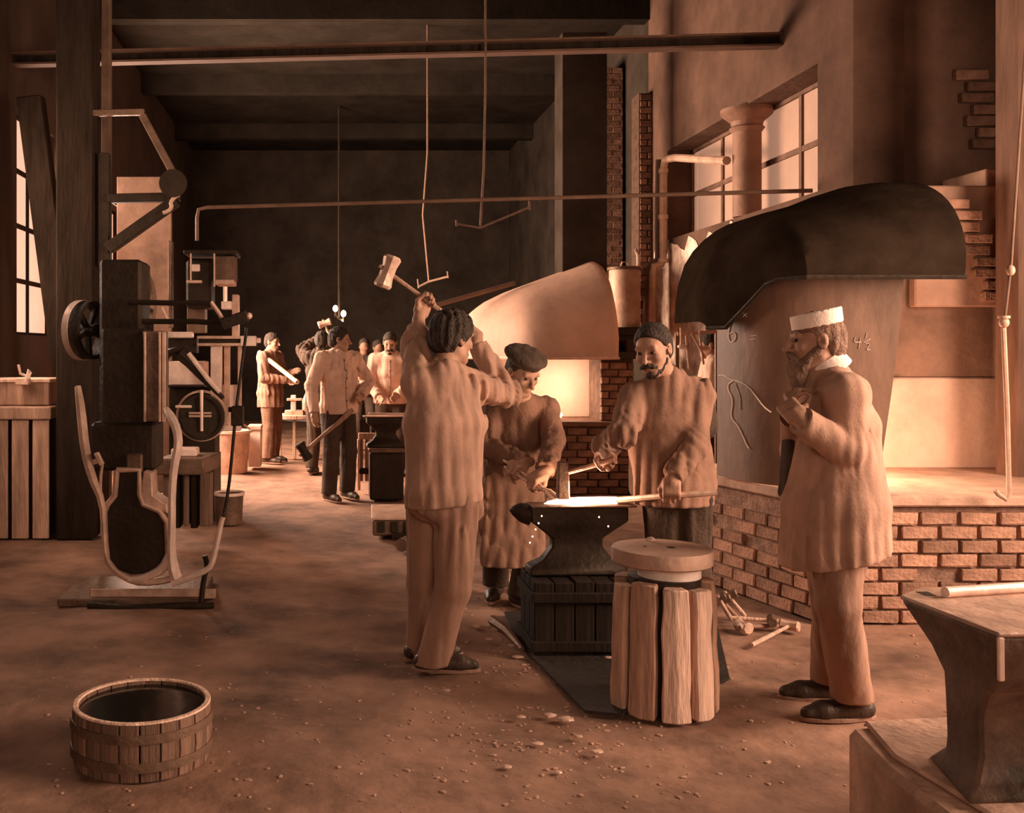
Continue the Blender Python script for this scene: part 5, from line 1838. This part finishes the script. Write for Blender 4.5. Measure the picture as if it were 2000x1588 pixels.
# man in the long coat carrying a rod over his shoulder
_, L = bg('man in a brown jacket carrying a bright rod on his shoulder', 528, 903, R(-118), dict(seed=41, far=False, res=.0095, placket=CL_BROWN, coat=mat('cloth_jacket', (.27, .132, .082), .95, 0, .3, 5, .14, 90), coatname='jacket', hemz=.74, hemw=(.21, .165), trousers=CL_BROWN, tfold=.010),
          {'A': ((-.26, .06, 1.14), (-.10, .28, 1.20)), 'B': ((.26, .06, 1.14), (.08, .30, 1.10))}, hgt_=1.74)
a, b = P(506, 688, 13.72), P(580, 746, 13.30)
tag(MB().tube([a, b], [.034, .028], 8).build('iron_rod', IRON_LT), 'bright iron rod carried on the shoulder of the brown-jacketed man', 'rod')
# man standing with a sledge behind him, head turned away
_, L = bg('shirt-sleeved smith with dark trousers standing with hand on hip, hammer lowered', 660, 975, R(-148), dict(seed=47, placket=CL_LIGHT, collar=WHITE, far=False, res=.009, coat=CL_PALE, hemz=.86, trousers=CL_DARK, hemw=(.205, .165), tfold=.010, fold=.018),
          {'B': ((.29, -.04, 1.14), (.30, .04, .88)), 'A': ((-.38, -.02, 1.18), (-.16, .16, 1.04))}, head_yaw=R(-95), hgt_=1.74)
hammer('sledgehammer', 'sledgehammer held low beside the dark trousers of the standing smith', P(594, 882, 10.2), (.5, 0, -.87), P(690, 800, 10.25), .19, .09, IRON, WOOD, hr=.022)
# dim striker behind, hammer raised; his dimness is put into cloth and skin
bg('dim brown-jacketed striker seen from behind lifting his hammer', 628, 925, R(-20), dict(seed=52, coat=CL_DARK, coatname='jacket', hemz=.80, trousers=CL_DARK, cuff=.9),
   {'A': ((-.30, .12, 1.50), (-.12, .30, 1.66)), 'B': ((.22, .25, 1.42), (.0, .36, 1.64))}, hgt_=1.74, skinm=SKIN_D)
hammer('sledgehammer', 'small distant sledgehammer raised above the brown-jacketed striker', P(634, 632, 12.9), (.95, 0, .3), P(648, 668, 12.9), .17, .08, IRON_LT, WOOD, hr=.016)
# pale-shirted smith bending to the small anvil
bg('smith in a white shirt leaning to the small middle anvil', 764, 925, R(172), dict(seed=58, placket=CL_LIGHT, collar=WHITE, far=False, res=.009, coat=CL_PALE, hemz=.86, trousers=CL_DARK, hemw=(.205, .165), tfold=.010, fold=.018, beard=HAIR, bs=.5, beardlen=.03),
   {'A': ((-.24, .10, 1.12), (-.10, .32, .98)), 'B': ((.26, .10, 1.12), (.12, .34, .96))}, lean=.22, hgt_=1.72, nod=-.45)
# dim helpers beyond, darkened by the colour of their clothes and skin
bg('dim helper in a dark jacket standing beyond the standing smith', 712, 878, R(175), dict(seed=63, res=.016, coat=CL_DARK, trousers=CL_DARK),
   {'A': ((-.24, .02, 1.14), (-.22, .14, .92)), 'B': ((.24, .02, 1.14), (.22, .14, .92))}, skinm=SKIN_D, hgt_=1.68)
bg('second dim helper beside the white-shirted smith', 738, 872, R(195), dict(seed=66, res=.016, coat=CL_DARK, trousers=CL_DARK),
   {'A': ((-.24, .02, 1.14), (-.22, .14, .92)), 'B': ((.24, .02, 1.14), (.22, .14, .92))}, skinm=SKIN_D, hgt_=1.66)
# man half hidden behind the shield
bg('white-shirted helper half hidden behind the forge shield', 1394, 1010, R(70), dict(seed=71, res=.010, coat=CL_PALE, trousers=CL_DARK, hairline=.03),
   {'A': ((-.24, .02, 1.14), (-.20, .20, 1.0)), 'B': ((.24, .02, 1.14), (.20, .20, 1.0))}, hgt_=1.68)
# tool rack of thin rods between the bearded man and the shield
zr = P(1322, 650, 8.7)
tr = empty('tool_rack', P(1350, 700, 8.7), 'thin iron tool rods hanging on a rail under the black hood', 'rack')
for xx in (1322, 1400):
    MB().bar(P(xx, 650, 8.72), Vector((P(xx, 650, 8.72).x, 8.72, 0)), .03, .03, up=(0, 1, 0)).build('leg', IRON_MID, tr)
MB().bar(P(1322, 652, 8.7), P(1400, 648, 8.7), .02, .03).build('rail', IRON_LT, tr)
for (x0, y0, x1, y1) in ((1330, 640, 1331, 682), (1350, 650, 1378, 700), (1366, 646, 1374, 712), (1340, 655, 1346, 720)):
    MB().tube([P(x0, y0, 8.65), P(x1, y1, 8.65)], .010, 6).build('rod', IRON_LT, tr)
MB().ell(P(1331, 677, 8.65), (.035, .03, .02)).build('ladle', STEEL, tr)

for o in list(bpy.data.objects):
    if '_w' in o.keys():
        del o['_w']
